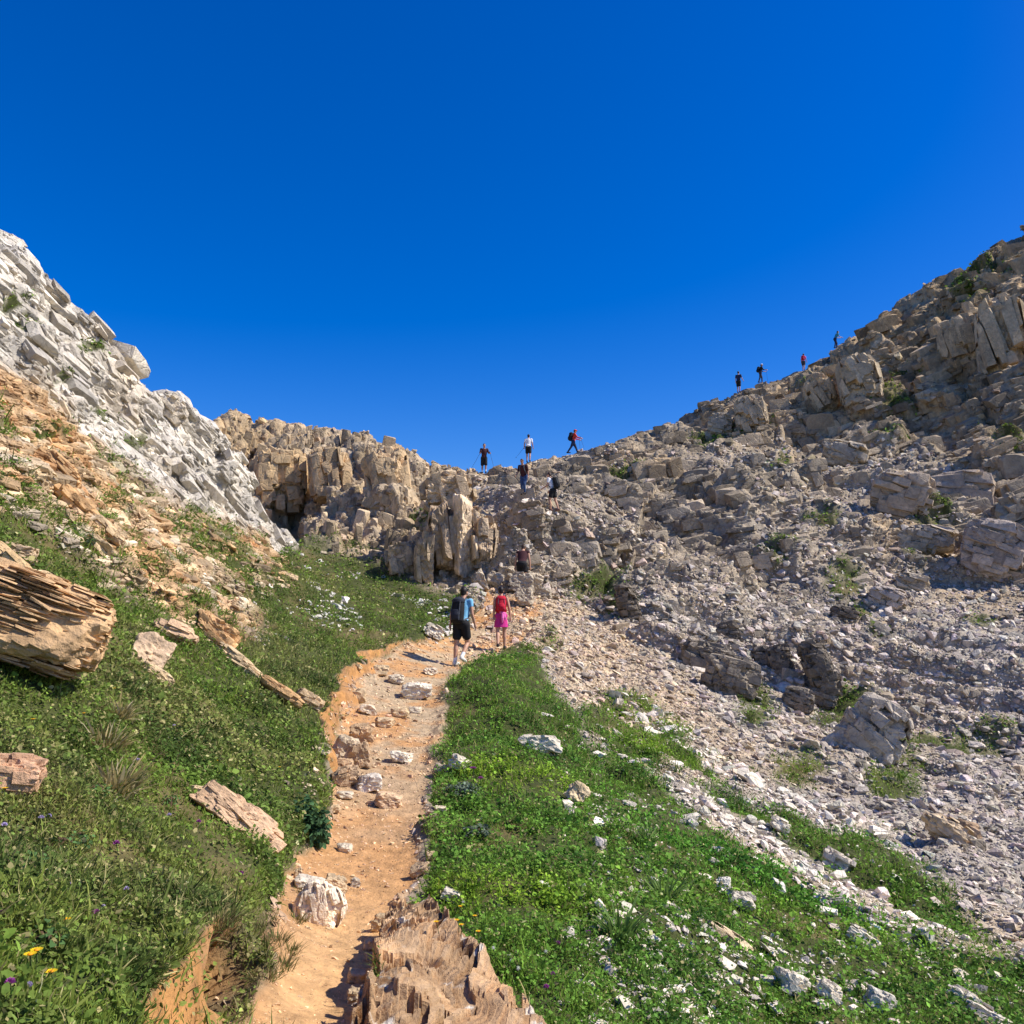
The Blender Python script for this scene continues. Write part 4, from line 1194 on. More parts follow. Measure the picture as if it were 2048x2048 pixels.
# the dark outcrop that crosses the scree
for u, v, w, h, ro, lab in [(1256, 1212, 44, 100, -20, 'dark finger of rock standing at the upper left end of the dark outcrop'), (1338, 1214, 64, 64, 10, 'squat dark block in the upper part of the dark outcrop'), (1410, 1232, 36, 70, -25, 'narrow dark block leaning left in the upper dark outcrop'),
                            (1458, 1272, 50, 64, -20, 'dark block at the top edge in the middle of the dark outcrop'), (1412, 1318, 118, 70, 6, 'broad dark block with a black cleft at the lower edge of the dark outcrop'), (1462, 1358, 120, 96, 8, 'large dark wall of rock in the middle of the dark outcrop'),
                            (1530, 1328, 44, 76, -18, 'dark upright block right of the large dark wall'), (1562, 1324, 48, 72, -14, 'dark banded block with a pale top in the dark outcrop'), (1640, 1340, 56, 130, -24, 'tall dark fin of rock at the right end of the dark outcrop'),
                            (1604, 1360, 42, 56, -10, 'small dark block at the foot of the tall dark fin'), (1596, 1400, 64, 52, 6, 'dark low block below the tall dark fin'), (1642, 1396, 62, 40, 10, 'flat topped dark block right below the tall dark fin'), (1315, 1262, 70, 50, -8, 'dark lump on the lower left edge of the dark outcrop')]:
    place_rock('dark_outcrop', lab, u, v, w, h, DRK if ro < 0 else (.20, .175, .155), ro, .7, lay=(.2, .1, 1), lh=.3, la=.10, level=5, base=v + h * .3)
place_rock('rock_outcrop', 'grey pyramid of ribbed rock in the scree below the dark outcrop', 1748, 1462, 120, 130, (.36, .325, .30), 26, .7, lay=(.3, .1, 1), lh=.3, la=.1, level=5, cuts=8, base=1500)
for u, v, w, h, ro, c, lab in [(1775, 1198, 72, 46, 12, (.40, .35, .33), 'pale grey boulder resting on the scree in the middle of the right slope'), (1690, 1226, 60, 24, 10, DRK, 'dark flat rock with a black hollow on the right slope'), (1824, 1166, 70, 36, 8, GRY, 'low grey boulder right above the pale grey boulder'),
                               (1836, 1086, 70, 56, 0, GRY, 'grey block at the foot of the upper crags on the right'), (1506, 1104, 48, 110, 2, (.17, .15, .13), 'dark upright rock face in the middle of the right hillside'), (1572, 1080, 120, 100, 6, (.39, .33, .285), 'pale ribbed rock right of the dark upright face'),
                               (1720, 770, 80, 120, -4, (.38, .32, .25), 'pale block with dark clefts just below the right skyline'), (1922, 690, 80, 110, 4, (.37, .29, .205), 'large brown block high on the right hillside'), (2004, 690, 80, 190, 3, (.38, .31, .23), 'tall brown buttress at the right edge'),
                               (1922, 1006, 130, 120, -5, (.35, .29, .25), 'broad grey crag in the middle of the right edge'), (1806, 994, 120, 96, 4, (.36, .30, .25), 'grey crag left of the broad crag at the right edge'), (1988, 1098, 110, 110, 8, (.34, .29, .265), 'grey crag above the scree at the right edge'),
                               (1862, 1078, 100, 50, 4, (.35, .30, .26), 'low grey crag left of the crag above the scree'), (1502, 832, 64, 84, -4, (.36, .30, .235), 'upright block below the two ridge walkers on the right'), (1690, 912, 90, 54, 12, GRY, 'sloping grey block in the middle of the upper right hillside'),
                               (1640, 790, 60, 90, -6, (.36, .29, .215), 'brown block below the pink clad walker on the right ridge'), (1440, 850, 50, 50, 0, GRY, 'small block on the ridge slope left of the upright block'), (1238, 905, 56, 40, 0, (.33, .27, .21), 'block just below the skyline right of the red clad hiker')]:
    place_rock('crag', lab, u, v, w, h, c, ro, .8, lay=(1, .1, .3) if h > w else (.3, .1, 1), lh=.3, la=.09, level=5, base=v + h * .25)
# ------------------------------------------------------------------ people
class Lump:
    """closed rounded pieces that are fused into one continuous skin"""
    def __init__(self):
        self.v, self.f, self.n = [], [], 0

    def add(self, v, f):
        self.v.append(np.asarray(v, float)); self.f.append(np.asarray(f) + self.n); self.n += len(v)

    def ball(self, c, r):
        v, f = ico(3)
        self.add(np.asarray(c) + v * (np.asarray(r) * np.ones(3)), f)

    def limb(self, pts, rad, flat=(1, 1)):
        """tapered tube through joints with round ends"""
        pts = [np.asarray(p, float) for p in pts]
        for k in range(len(pts) - 1):
            a, b = pts[k], pts[k + 1]
            z = unit(b - a); x = np.cross(z, [0, 1, 0.01]); x = unit(x); y = np.cross(z, x)
            n, m = 14, 7
            L = []
            for i in range(m):
                s = i / (m - 1)
                r = rad[k] * (1 - s) + rad[k + 1] * s
                for j in range(n):
                    t = 2 * math.pi * j / n
                    L.append(a + (b - a) * s + r * (x * math.cos(t) * flat[0] + y * math.sin(t) * flat[1]))
            F_ = []
            for i in range(m - 1):
                for j in range(n):
                    p0, p1 = i * n + j, i * n + (j + 1) % n
                    F_ += [(p0, p1, p1 + n), (p0, p1 + n, p0 + n)]
            L += [a, b]
            for j in range(n):
                F_ += [(len(L) - 2, (j + 1) % n, j), (len(L) - 1, (m - 1) * n + j, (m - 1) * n + (j + 1) % n)]
            self.add(L, F_)
        for p, r in zip(pts, rad):
            self.ball(p, r * np.array([1, 1, 1]))

    def loft(self, secs):
        """secs: (centre, rx, ry) rings stacked upwards, capped"""
        n = 20
        L, F_ = [], []
        for c, rx, ry in secs:
            for j in range(n):
                t = 2 * math.pi * j / n
                L.append((c[0] + rx * math.cos(t), c[1] + ry * math.sin(t), c[2]))
        for i in range(len(secs) - 1):
            for j in range(n):
                p0, p1 = i * n + j, i * n + (j + 1) % n
                F_ += [(p0, p1, p1 + n), (p0, p1 + n, p0 + n)]
        L += [secs[0][0], secs[-1][0]]
        m = len(secs)
        for j in range(n):
            F_ += [(len(L) - 2, (j + 1) % n, j), (len(L) - 1, (m - 1) * n + j, (m - 1) * n + (j + 1) % n)]
        self.add(L, F_)

    def map(self, fn, lo=0):
        for k in range(lo, len(self.v)):
            self.v[k] = fn(self.v[k])

    def build(self, name, mat, parent, voxel=.012, smooth=4):
        o = np_mesh(name, np.concatenate(self.v), np.concatenate(self.f), None, smooth=True)
        m = o.modifiers.new('fuse', 'REMESH'); m.mode = 'VOXEL'; m.voxel_size = voxel; m.use_smooth_shade = True
        s = o.modifiers.new('soft', 'SMOOTH'); s.iterations = smooth; s.factor = .5
        dg = bpy.context.evaluated_depsgraph_get(); dg.update()
        me = bpy.data.meshes.new_from_object(o.evaluated_get(dg))
        old = o.data
        o.modifiers.clear(); o.data = me
        me.name = name
        bpy.data.meshes.remove(old)
        me.materials.clear(); me.materials.append(mat)
        o.parent = parent
        return o


_mats = {}


def mat_c(name, col, rough=.85, bump=.25):
    if name not in _mats:
        _mats[name] = mat_flat(name, col, rough, 14, .18, bump, 60, .006)
    return _mats[name]


SKIN = mat_flat('skin', (.50, .27, .17), .55, 20, .08, .05, 200, .001, .4)
SKIN_D = mat_flat('tanned_skin', (.40, .20, .12), .55, 20, .08, .05, 200, .001, .4)
HAIR = mat_flat('dark_hair', (.018, .012, .009), .5, 60, .4, .5, 150, .004)
HAIR_B = mat_flat('brown_hair', (.06, .033, .018), .5, 60, .4, .5, 150, .004)
BLACK = mat_c('black_cloth', (.012, .012, .014)); NAVY = mat_c('navy_cloth', (.02, .03, .075)); JEANS = mat_c('blue_denim', (.035, .07, .16))
WHITE = mat_c('white_cloth', (.75, .76, .78)); LBLUE = mat_c('light_blue_cloth', (.20, .48, .70)); RED = mat_c('red_cloth', (.50, .012, .035)); PINK = mat_c('magenta_cloth', (.55, .03, .22)); PINK_L = mat_c('pink_cloth', (.80, .16, .42))
RED_J = mat_c('red_jacket_cloth', (.58, .05, .03)); TEAL = mat_c('teal_cloth', (.05, .26, .32)); DGREY = mat_c('dark_grey_cloth', (.05, .05, .06)); MAROON = mat_c('dark_maroon_cloth', (.05, .014, .018)); SHOE_D = mat_c('dark_shoe', (.03, .025, .025)); SHOE_W = mat_c('white_shoe', (.72, .68, .60)); BROWNP = mat_c('brown_pack_cloth', (.10, .04, .025))
METAL = mat_flat('pole_metal', (.06, .06, .07), .35, 30, .1, .0)
BUCKLE = mat_c('grey_webbing', (.10, .11, .13))


def rotx(p, a, c):
    p = np.asarray(p, float) - c
    y, z = p[..., 1] * math.cos(a) - p[..., 2] * math.sin(a), p[..., 1] * math.sin(a) + p[..., 2] * math.cos(a)
    return np.stack([p[..., 0], y, z], -1) + c


def person(label, loc, heading, H=1.75, lean=0.0, legs=((0, 0), (0, 0)), arms=((0, .12, .15), (0, .12, .15)), female=False, head_turn=0.0, head_nod=0.0, skin=None, hair=None, long_hair=False, top=None, sleeve=.5, bottom=None, leg_cover=.45, skirt=False, shoe=None, sock=None, cap=None, group=None, tilt=0.0, fingers=True, voxel=.012, ground_foot=None):
    """legs: (hip flexion, knee flexion) left and right; arms: (shoulder flexion, abduction, elbow flexion) left and right; x right, y ahead, z up; heading clockwise from +y"""
    skin = skin or SKIN; hair = hair or HAIR
    k = H / 1.75
    hipz = .90
    R_ = math.radians
    root = empty('person', loc)
    sw = .185 if not female else .165
    hw = .095
    J = {}
    low = 9
    for s, (hf_, kf) in ((-1, legs[0]), (1, legs[1])):
        hip = np.array([s * hw, 0, hipz])
        a = R_(hf_); kn = hip + .43 * np.array([s * .01, math.sin(a), -math.cos(a)])
        b = a - R_(kf); an = kn + .41 * np.array([0, math.sin(b), -math.cos(b)])
        ft = b * .55 if kf > 30 else 0.0
        toe = an + .17 * np.array([s * .03, math.cos(ft), math.sin(ft) * 1.0]) + np.array([0, 0, -.045])
        heel = an + np.array([0, -.05 * math.cos(ft), -.05])
        J[s] = (hip, kn, an, toe, heel)
        low = min(low, toe[2] - .035, heel[2] - .035)
    ln = R_(-lean)
    piv = np.array([0, 0, hipz])
    up = lambda p: rotx(p, ln, piv)
    sh_z = 1.43
    arm = {}
    for s, (fl, ab, el) in ((-1, arms[0]), (1, arms[1])):
        sh = np.array([s * sw, 0, sh_z])
        f_, a_ = R_(fl), ab
        d = np.array([s * math.sin(a_), math.sin(f_) * math.cos(a_), -math.cos(f_) * math.cos(a_)])
        e_ = sh + .29 * d
        g_2 = f_ + R_(el)
        d2 = np.array([s * math.sin(a_) * .5, math.sin(g_2) * math.cos(a_), -math.cos(g_2) * math.cos(a_)])
        w_ = e_ + .25 * unit(d2)
        hand = w_ + .085 * unit(d2)
        arm[s] = [up(x) for x in (sh, e_, w_, hand)] + [unit(rotx(d2, ln, np.zeros(3)))]
    bw = 1.0 if not female else .9
    # body: one skin
    B_ = Lump()
    tor = [((0, 0, .80), .10, .08), ((0, -.01, .86), .155, .105), ((0, -.012, .94), .165 * (1.03 if female else 1), .115), ((0, 0, 1.06), .135 * bw, .095), ((0, .01, 1.18), .150 * bw, .108), ((0, .012, 1.30), .168 * bw, .112), ((0, .004, 1.40), .160 * bw, .095), ((0, 0, 1.455), .10 * bw, .07), ((0, 0, 1.50), .055, .055)]
    B_.loft(tor); B_.map(up)
    neck0, neck1 = up(np.array([0, -.005, 1.45])), up(np.array([0, .012, 1.56]))
    B_.limb([neck0, neck1], [.062, .054])
    for s in (-1, 1):
        hip, kn, an, toe, heel = J[s]
        B_.limb([hip + [0, 0, -.02], (hip * .5 + kn * .5), kn], [.092, .077, .056])
        mid_c = kn * .68 + an * .32
        B_.limb([kn, mid_c + unit(np.array([0, -1, 0])) * .012, an], [.054, .056, .036])
        B_.limb([heel + [0, 0, .015], toe + [0, -.03, .01], toe], [.036, .036, .026])
        sh, el_, wr, hd, dd = arm[s]
        B_.limb([sh, sh * .4 + el_ * .6, el_], [.054, .046, .037])
        B_.limb([el_, el_ * .7 + wr * .3, wr], [.037, .038, .026])
        side = unit(np.cross(dd, up(np.array([0., 1, 0])) - up(np.zeros(3))) + 1e-6) if abs(dd[1]) < .9 else np.array([1., 0, 0])
        fw = unit(np.cross(side, dd))
        palm = wr + dd * .05
        B_.limb([wr, palm + dd * .02], [.026, .034], )
        if fingers:
            for q, (o_, l_) in enumerate(((-.027, .070), (-.009, .080), (.009, .076), (.026, .060))):
                b0 = palm + dd * .03 + fw * o_
                kx = -side * s
                B_.limb([b0, b0 + dd * l_ * .5 + kx * .006, b0 + dd * l_ * .92 + kx * .028], [.0105, .0095, .0085])
            b0 = wr + dd * .03 + fw * .024
            B_.limb([b0, b0 + dd * .035 + fw * .022, b0 + dd * .062 + fw * .024], [.012, .0105, .009])
    hc = up(np.array([0, .03, 1.645])) + np.array([0, 0, 0])
    HB_ = Lump()
    HB_.ball((0, 0, .01), (.074, .094, .108)); HB_.ball((0, .024, -.055), (.056, .066, .062)); HB_.limb([(0, .085, .01), (0, .108, -.022)], [.012, .017])
    HB_.ball((-.076, -.005, -.01), (.012, .022, .032)); HB_.ball((.076, -.005, -.01), (.012, .022, .032)); HB_.ball((0, .078, -.058), (.026, .014, .010)); HB_.ball((0, .074, .028), (.05, .02, .012))
    Rh = np.array(Matrix.Rotation(-R_(head_turn), 3, 'Z') @ Matrix.Rotation(-R_(head_nod + lean * .5), 3, 'X'))
    hm = lambda v: v @ Rh.T + hc
    HB_.map(hm)
    for v_, f_ in zip(HB_.v, HB_.f):
        pass
    off = B_.n
    for v_, f_ in zip(HB_.v, HB_.f):
        B_.v.append(v_); B_.f.append(f_ + off)
    B_.n += HB_.n
    B_.build('body', skin, root, voxel * .8, 3)
    for s in (-1, 1):
        L = Lump(); L.ball(hm(np.array([s * .03, .088, .012])), .009)
        v_, f_ = L.v[0], L.f[0]
        np_mesh('eye', v_, f_, BLACK, root, smooth=True)
    if hair is not False:
        L = Lump(); L.ball((0, -.016, .028), (.083, .098, .106))
        if long_hair:
            L.limb([(0, -.09, .0), (0, -.115, -.07), (0, -.10, -.17)], [.04, .042, .02])
        else:
            L.ball((0, -.05, -.03), (.066, .056, .06))
        v0 = []
        L.map(lambda v: np.where(((v[:, 1] > .055) & (v[:, 2] < .075))[:, None], v * [1, .72, 1], v)); L.map(hm)
        L.build('hair', hair, root, .011, 2)
    if cap is not None:
        L = Lump(); L.ball((0, -.004, .062), (.09, .108, .075)); L.loft([((0, .10, .045), .07, .075), ((0, .105, .058), .07, .075)])
        L.map(hm); L.build('cap', cap, root, .01, 2)
    # clothes
    if top is not None:
        L = Lump()
        L.loft([(c, rx + .016, ry + .018) for c, rx, ry in [((0, -.01, .90), .165, .118)] + tor[3:7]] + [((0, 0, 1.462), .105 * bw, .078)]); L.map(up)
        for s in (-1, 1):
            sh, el_, wr, hd, dd = arm[s]
            if sleeve > 0:
                q = min(sleeve, 1.0)
                pts = [up(np.array([s * .09, 0, 1.40])), sh, sh * (1 - q) + el_ * q]
                L.limb(pts, [.075, .068, .056 if q < 1 else .05])
                if sleeve > 1:
                    L.limb([el_, el_ * (2 - sleeve) + wr * (sleeve - 1)], [.05, .038])
            else:
                L.limb([up(np.array([s * .08, 0, 1.40])), up(np.array([s * (sw - .035), 0, 1.425]))], [.066, .05])
        L.build('jacket' if sleeve > 1 else 't_shirt', top, root, voxel, 3)
    if bottom is not None:
        L = Lump()
        L.loft([(c, rx + .02, ry + .022) for c, rx, ry in tor[0:3]] + [((0, 0, 1.02), .152 * bw, .108)])
        if skirt:
            y0 = (J[-1][1][1] + J[1][1][1]) * .25
            L.loft([((0, y0, .60), .205, .165), ((0, y0 * .5, .74), .19, .15), ((0, 0, .9), .17, .13), ((0, 0, 1.0), .15, .11)])
        else:
            for s in (-1, 1):
                hip, kn, an, toe, heel = J[s]
                q = min(leg_cover, 1.0)
                L.limb([hip, hip * .5 + (hip * (1 - q) + kn * q) * .5, hip * (1 - q) + kn * q], [.112, .104, .102 if q < 1 else .072])
                if leg_cover > 1:
                    q = leg_cover - 1
                    L.limb([kn, kn * .6 + an * .4, kn * (1 - q) + an * q], [.070, .066, .052])
        L.build('skirt' if skirt else ('trousers' if leg_cover > 1 else 'shorts'), bottom, root, voxel, 3)
    for s in (-1, 1):
        hip, kn, an, toe, heel = J[s]
        L = Lump()
        L.limb([heel + [0, 0, .012], heel * .4 + toe * .6 + [0, 0, .012], toe + [0, 0, .004]], [.044, .046, .038])
        L.limb([an + [0, 0, -.02], heel + [0, .01, .03]], [.044, .046])
        L.build('shoe', shoe or SHOE_D, root, .011, 2)
        if sock is not None:
            L = Lump(); u_ = unit(kn - an); L.limb([an - u_ * .01, an + u_ * .10], [.043, .046]); L.build('sock', sock, root, .010, 1)
    # stand it on the ground
    root.scale = (k, k, k)
    Rz = Matrix.Rotation(-R_(heading), 3, 'Z') @ Matrix.Rotation(R_(tilt), 3, 'Y')
    root.rotation_euler = Rz.to_euler()
    root.location = Vector(loc) - Vector((0, 0, low * k))
    tag(root, label, 'person', group)
    bpy.context.view_layer.update()
    root['_up'] = 0
    del root['_up']
    return root, up, arm, k


def in_frame(root, p):
    return root.matrix_world @ Vector(np.asarray(p, float).tolist())


def backpack(label, pr_, mat, w=.30, h=.50, d=.20, z=1.20, strap=None, pocket=None):
    """a rucksack on the back of a person built above"""
    root, up, arm, k = pr_
    o = empty('backpack', root.location[:])
    o.rotation_euler = root.rotation_euler; o.scale = root.scale
    y = -.115 - d / 2
    L = Lump()
    L.loft([((0, y + .02, z - h / 2), w * .38, d * .36), ((0, y, z - h / 2 + .05), w * .5, d * .52), ((0, y - .01, z), w * .52, d * .56), ((0, y, z + h / 2 - .10), w * .47, d * .5), ((0, y + .02, z + h / 2), w * .30, d * .32)])
    L.map(up); L.build('pack_body', mat, o, .014, 4)
    L = Lump(); L.loft([((0, y - .005, z + h / 2 - .10), w * .50, d * .54), ((0, y, z + h / 2 - .03), w * .50, d * .52), ((0, y + .02, z + h / 2 + .025), w * .34, d * .34)]); L.map(up); L.build('lid', pocket or mat, o, .014, 3)
    L = Lump(); L.loft([((0, y - d * .5, z - h * .38), w * .30, .035), ((0, y - d * .54, z - h * .2), w * .36, .055), ((0, y - d * .5, z + h * .02), w * .32, .035)]); L.map(up); L.build('front_pocket', pocket or mat, o, .012, 3)
    for s in (-1, 1):
        L = Lump()
        L.limb([(s * .075, -.12, z + h * .40), (s * .085, -.05, 1.492), (s * .095, .04, 1.47), (s * .11, .128, 1.36), (s * .13, .118, 1.2), (s * .155, .02, 1.06), (s * .11, -.12, z - h * .35)], [.022] * 7)
        L.map(up); L.build('strap', strap or BUCKLE, o, .012, 2)
        L = Lump(); L.limb([(s * w * .30, y - d * .46, z + h * .34), (s * w * .34, y - d * .56, z), (s * w * .30, y - d * .45, z - h * .4)], [.009] * 3); L.map(up); L.build('compression_strap', BUCKLE, o, .008, 1)
    tag(o, label, 'backpack')
    return o


def pole(label, top, foot):
    """a trekking pole from the hand down to its tip"""
    a, b = Vector(top), Vector(foot)
    o = empty('trekking_pole', b[:])
    d = np.array((a - b)[:]); u_ = unit(d)
    L = Lump(); L.limb([d * 0, d * .55, d * .97], [.006, .009, .010]); L.build('shaft', METAL, o, .007, 0)
    L = Lump(); L.limb([d - u_ * .03, d + u_ * .10], [.018, .020]); L.build('grip', BLACK, o, .009, 1)
    L = Lump(); L.ball(u_ * .06, (.035, .035, .012)); L.build('basket', BLACK, o, .009, 1)
    tag(o, label, 'trekking pole')


bpy.context.view_layer.update()
_dg = bpy.context.evaluated_depsgraph_get()
_dg.update()


def top_of(x, y):
    """the highest thing under the sky at this place: ground, block or stone"""
    hit, p, *_ = SC.ray_cast(_dg, Vector((x, y, 120)), Vector((0, 0, -1)))
    return p.z if hit else ground(x, y)[0]


def stand(u, v, r=None, crest=False):
    """where feet can be set: the ground seen at this pixel, or at this distance on its bearing, or on the ridge line near it"""
    if r is None:
        return at(u, v)
    th = float(ang(u, v)[0])
    foot = lambda q: sorted(top_of(q * math.sin(th) + a, q * math.cos(th) + b) for a, b in ((0, 0), (.13, 0), (-.13, 0), (0, .13), (0, -.13)))[3]
    if crest:
        r = max((foot(q) / q, q) for q in np.linspace(r * .86, r * 1.07, 60))[1]
    return Vector((r * math.sin(th), r * math.cos(th), foot(r)))


def see(u, v):
    """whatever is seen at this pixel: ground, block or stone"""
    hit, p, *_ = SC.ray_cast(_dg, Vector((0, 0, 0)), Vector(W(u, v, 1.0).tolist()).normalized())
    return p


def tall(p, px):
    return float(np.clip(px * p.length / FPX, 1.55, 1.95))


def bearing(p):
    return math.degrees(math.atan2(p.x, p.y))


# the two walkers on the trail
p = stand(922, 1322, 20.6)
A_ = person('walker in light blue shirt and black shorts with a black backpack, on the trail', p, bearing(p) + 26, 1.78, lean=9, legs=((-4, 6), (18, 62)), arms=((-14, .14, 16), (8, .16, 26)), head_turn=8, head_nod=-2, top=LBLUE, sleeve=.35, bottom=BLACK, leg_cover=.62, shoe=SHOE_W, sock=WHITE, voxel=.011)
backpack('black backpack with grey straps on the walker in the light blue shirt', A_, BLACK, .31, .56, .23, 1.17, pocket=mat_c('dark_blue_grey_cloth', (.025, .028, .04)))
p = stand(1002, 1300, 23.6)
B2 = person('walker in magenta shorts with a red backpack, ahead of the other on the trail', p, bearing(p) - 2, 1.62, lean=6, legs=((-10, 22), (4, 3)), arms=((-8, .12, 10), (-4, .24, 14)), female=True, hair=HAIR, top=RED, sleeve=0, bottom=PINK, leg_cover=.42, skirt=True, shoe=SHOE_D, voxel=.011)
backpack('bright red backpack of the walker in magenta shorts', B2, RED, .27, .42, .15, 1.24, strap=RED)
_o = empty('waist_jacket', B2[0].location[:]); _o.rotation_euler = B2[0].rotation_euler; _o.scale = B2[0].scale
_L = Lump(); _L.limb([(-.02, -.14, 1.02), (.05, -.155, 1.0), (.11, -.13, .99)], [.035, .045, .035]); _L.limb([(.03, -.165, .98), (.035, -.185, .86), (.03, -.19, .74)], [.04, .045, .02]); _L.limb([(.08, -.15, .97), (.11, -.17, .88), (.12, -.17, .80)], [.035, .035, .02]); _L.build('sleeve_knot', PINK_L, _o, .012, 2)
tag(_o, 'pale pink jacket knotted round the waist of the walker in magenta shorts', 'jacket')

# the people at the pass
p = stand(968, 943, 54.3, True)
C_ = person('hiker in dark shirt and shorts standing with two poles in the notch of the pass', p, bearing(p) + 172, 1.76, lean=4, legs=((10, 14), (-4, 4)), arms=((24, .30, 60), (20, .24, 66)), skin=SKIN_D, top=MAROON, sleeve=.9, bottom=BLACK, leg_cover=.9, shoe=SHOE_D, sock=WHITE, voxel=.016)
for s, dx in ((-1, .30), (1, -.85)):
    h_ = in_frame(C_[0], C_[2][s][2])
    f_ = Vector((h_.x + dx, h_.y, 0)); f_.z = ground(f_.x, f_.y)[0]
    pole('trekking pole slanting out to the left of the hiker in the notch' if dx < 0 else 'upright trekking pole on the right of the hiker in the notch', h_, f_)
p = stand(1057, 938, 56.2, True)
D_ = person('hiker in white shirt and black shorts seen from behind on the pass', p, bearing(p) + 6, 1.78, lean=5, legs=((12, 16), (-6, 5)), arms=((-8, .22, 45), (-6, .22, 45)), top=WHITE, sleeve=.6, bottom=BLACK, leg_cover=.7, shoe=SHOE_D, voxel=.016)
_o = empty('waist_bag', D_[0].location[:]); _o.rotation_euler = D_[0].rotation_euler; _o.scale = D_[0].scale
_L = Lump(); _L.ball((0, -.15, 1.0), (.12, .06, .07)); _L.limb([(-.14, -.06, 1.0), (0, -.12, 1.0), (.14, -.06, 1.0)], [.018] * 3); _L.build('pouch', WHITE, _o, .012, 2)
tag(_o, 'pale waist bag of the hiker in the white shirt', 'waist bag')
h_ = in_frame(D_[0], D_[2][-1][2]); f_ = Vector((h_.x - .55, h_.y - .2, h_.z - .72)); pole('trekking pole held out to the left by the hiker in the white shirt', h_, f_)
p = see(1048, 990)
E_ = person('hiker in dark top and blue jeans coming down the rocks below the pass', p, bearing(p) + 205, tall(p, 72), lean=16, legs=((24, 34), (4, 20)), arms=((-4, .20, 30), (18, .2, 40)), skin=SKIN_D, head_nod=18, hair=HAIR_B, top=MAROON, sleeve=.8, bottom=JEANS, leg_cover=1.93, shoe=SHOE_D, voxel=.015)
backpack('brown backpack of the hiker in blue jeans', E_, BROWNP, .32, .50, .22, 1.2)
p = see(1106, 1023)
F_ = person('hiker in white top and black shorts with a black backpack, facing left below the pass', p, bearing(p) - 62, tall(p, 80), lean=12, legs=((14, 20), (-10, 10)), arms=((18, .16, 55), (10, .16, 50)), skin=SKIN, hair=HAIR_B, top=WHITE, sleeve=.5, bottom=BLACK, leg_cover=.55, shoe=mat_c('brown_shoe', (.20, .10, .07)), head_nod=10, voxel=.014)
backpack('black backpack of the hiker in the white top below the pass', F_, BLACK, .30, .50, .22, 1.2)
p = stand(1147, 914, 58.5, True)
G_ = person('hiker in red jacket walking right along the skyline with a black backpack', p, bearing(p) + 82, 1.74, lean=8, legs=((26, 6), (-24, 10)), arms=((34, .1, 50), (40, .1, 44)), top=RED_J, sleeve=1.8, bottom=NAVY, leg_cover=1.92, shoe=SHOE_D, cap=RED_J, voxel=.016)
backpack('black backpack of the hiker in the red jacket', G_, BLACK, .32, .56, .24, 1.22)
for s, dx in ((-1, .12), (1, .30)):
    h_ = in_frame(G_[0], G_[2][s][2]); f_ = Vector((h_.x + dx, h_.y, 0)); f_.z = ground(f_.x, f_.y)[0]
    pole('trekking pole nearer the body of the hiker in the red jacket' if s < 0 else 'trekking pole set ahead of the hiker in the red jacket', h_, f_)
p = at(1043, 1180)
H_ = person('dark clad climber with bare arms half hidden between the rocks at the trail head', p, bearing(p) + 10, 1.7, lean=30, legs=((30, 40), (10, 30)), arms=((20, .22, 8), (24, .2, 8)), skin=SKIN, hair=HAIR_B, top=MAROON, sleeve=.1, bottom=BLACK, leg_cover=.5, voxel=.014)
# the people on the right ridge
p = stand(1478, 789, 79.5, True)
I_ = person('hiker in dark blue shirt and black shorts, lowest on the right ridge', p, bearing(p) + 20, 1.76, legs=((4, 4), (-4, 3)), arms=((-4, .14, 20), (6, .30, 50)), top=NAVY, sleeve=.7, bottom=BLACK, leg_cover=.8, voxel=.02)
p = stand(1522, 778, 82, True)
J_ = person('hiker with white hat and dark backpack, second from the bottom on the right ridge', p, bearing(p) + 75, 1.74, lean=8, legs=((20, 20), (-10, 8)), arms=((30, .1, 60), (35, .12, 55)), top=BLACK, sleeve=1.5, bottom=DGREY, leg_cover=1.9, cap=WHITE, voxel=.02)
backpack('dark backpack of the hiker with the white hat', J_, BLACK, .3, .5, .22, 1.2)
h_ = in_frame(J_[0], J_[2][1][2]); f_ = Vector((h_.x + .2, h_.y, 0)); f_.z = ground(f_.x, f_.y)[0]; pole('trekking pole of the hiker with the white hat', h_, f_)
p = stand(1608, 750, 86, True)
K_ = person('hiker in pink top, third from the bottom on the right ridge', p, bearing(p) + 15, 1.68, lean=8, legs=((16, 20), (-8, 6)), arms=((4, .2, 30), (10, .25, 30)), female=True, top=PINK_L, sleeve=.6, bottom=DGREY, leg_cover=.6, voxel=.02)
backpack('pink backpack of the hiker in the pink top', K_, RED, .28, .42, .18, 1.24)
p = stand(1672, 716, 88, True)
L_ = person('hiker in teal top bending forward, highest on the right ridge', p, bearing(p) + 62, 1.76, lean=22, legs=((30, 40), (-4, 10)), arms=((50, .2, 60), (40, .14, 50)), top=TEAL, sleeve=.7, bottom=NAVY, leg_cover=1.9, voxel=.02)
# ------------------------------------------------------------------ plants one can count
def quads_at(P, Nn, Al, S, proto, colr, name, parent, mat=None):
    n = len(P)
    fr = frame_from(np.asarray(Nn, float), np.asarray(Al, float))
    VV = (np.einsum('nvk,nkj->nvj', proto[0][None] * np.asarray(S)[:, None, None], fr) + np.asarray(P)[:, None]).reshape(-1, 3)
    FF = (proto[1][None] + (np.arange(n) * len(proto[0]))[:, None, None]).reshape(-1, proto[1].shape[1])
    return np_mesh(name, VV, FF, mat or M_LEAF, parent, np.repeat(np.clip(colr, .005, .8), len(proto[0]), 0))


def stem_mesh(name, pts, rad, mat, parent):
    L = Lump(); L.limb(pts, rad)
    return np_mesh(name, np.concatenate(L.v), np.concatenate(L.f), mat, parent, smooth=True)


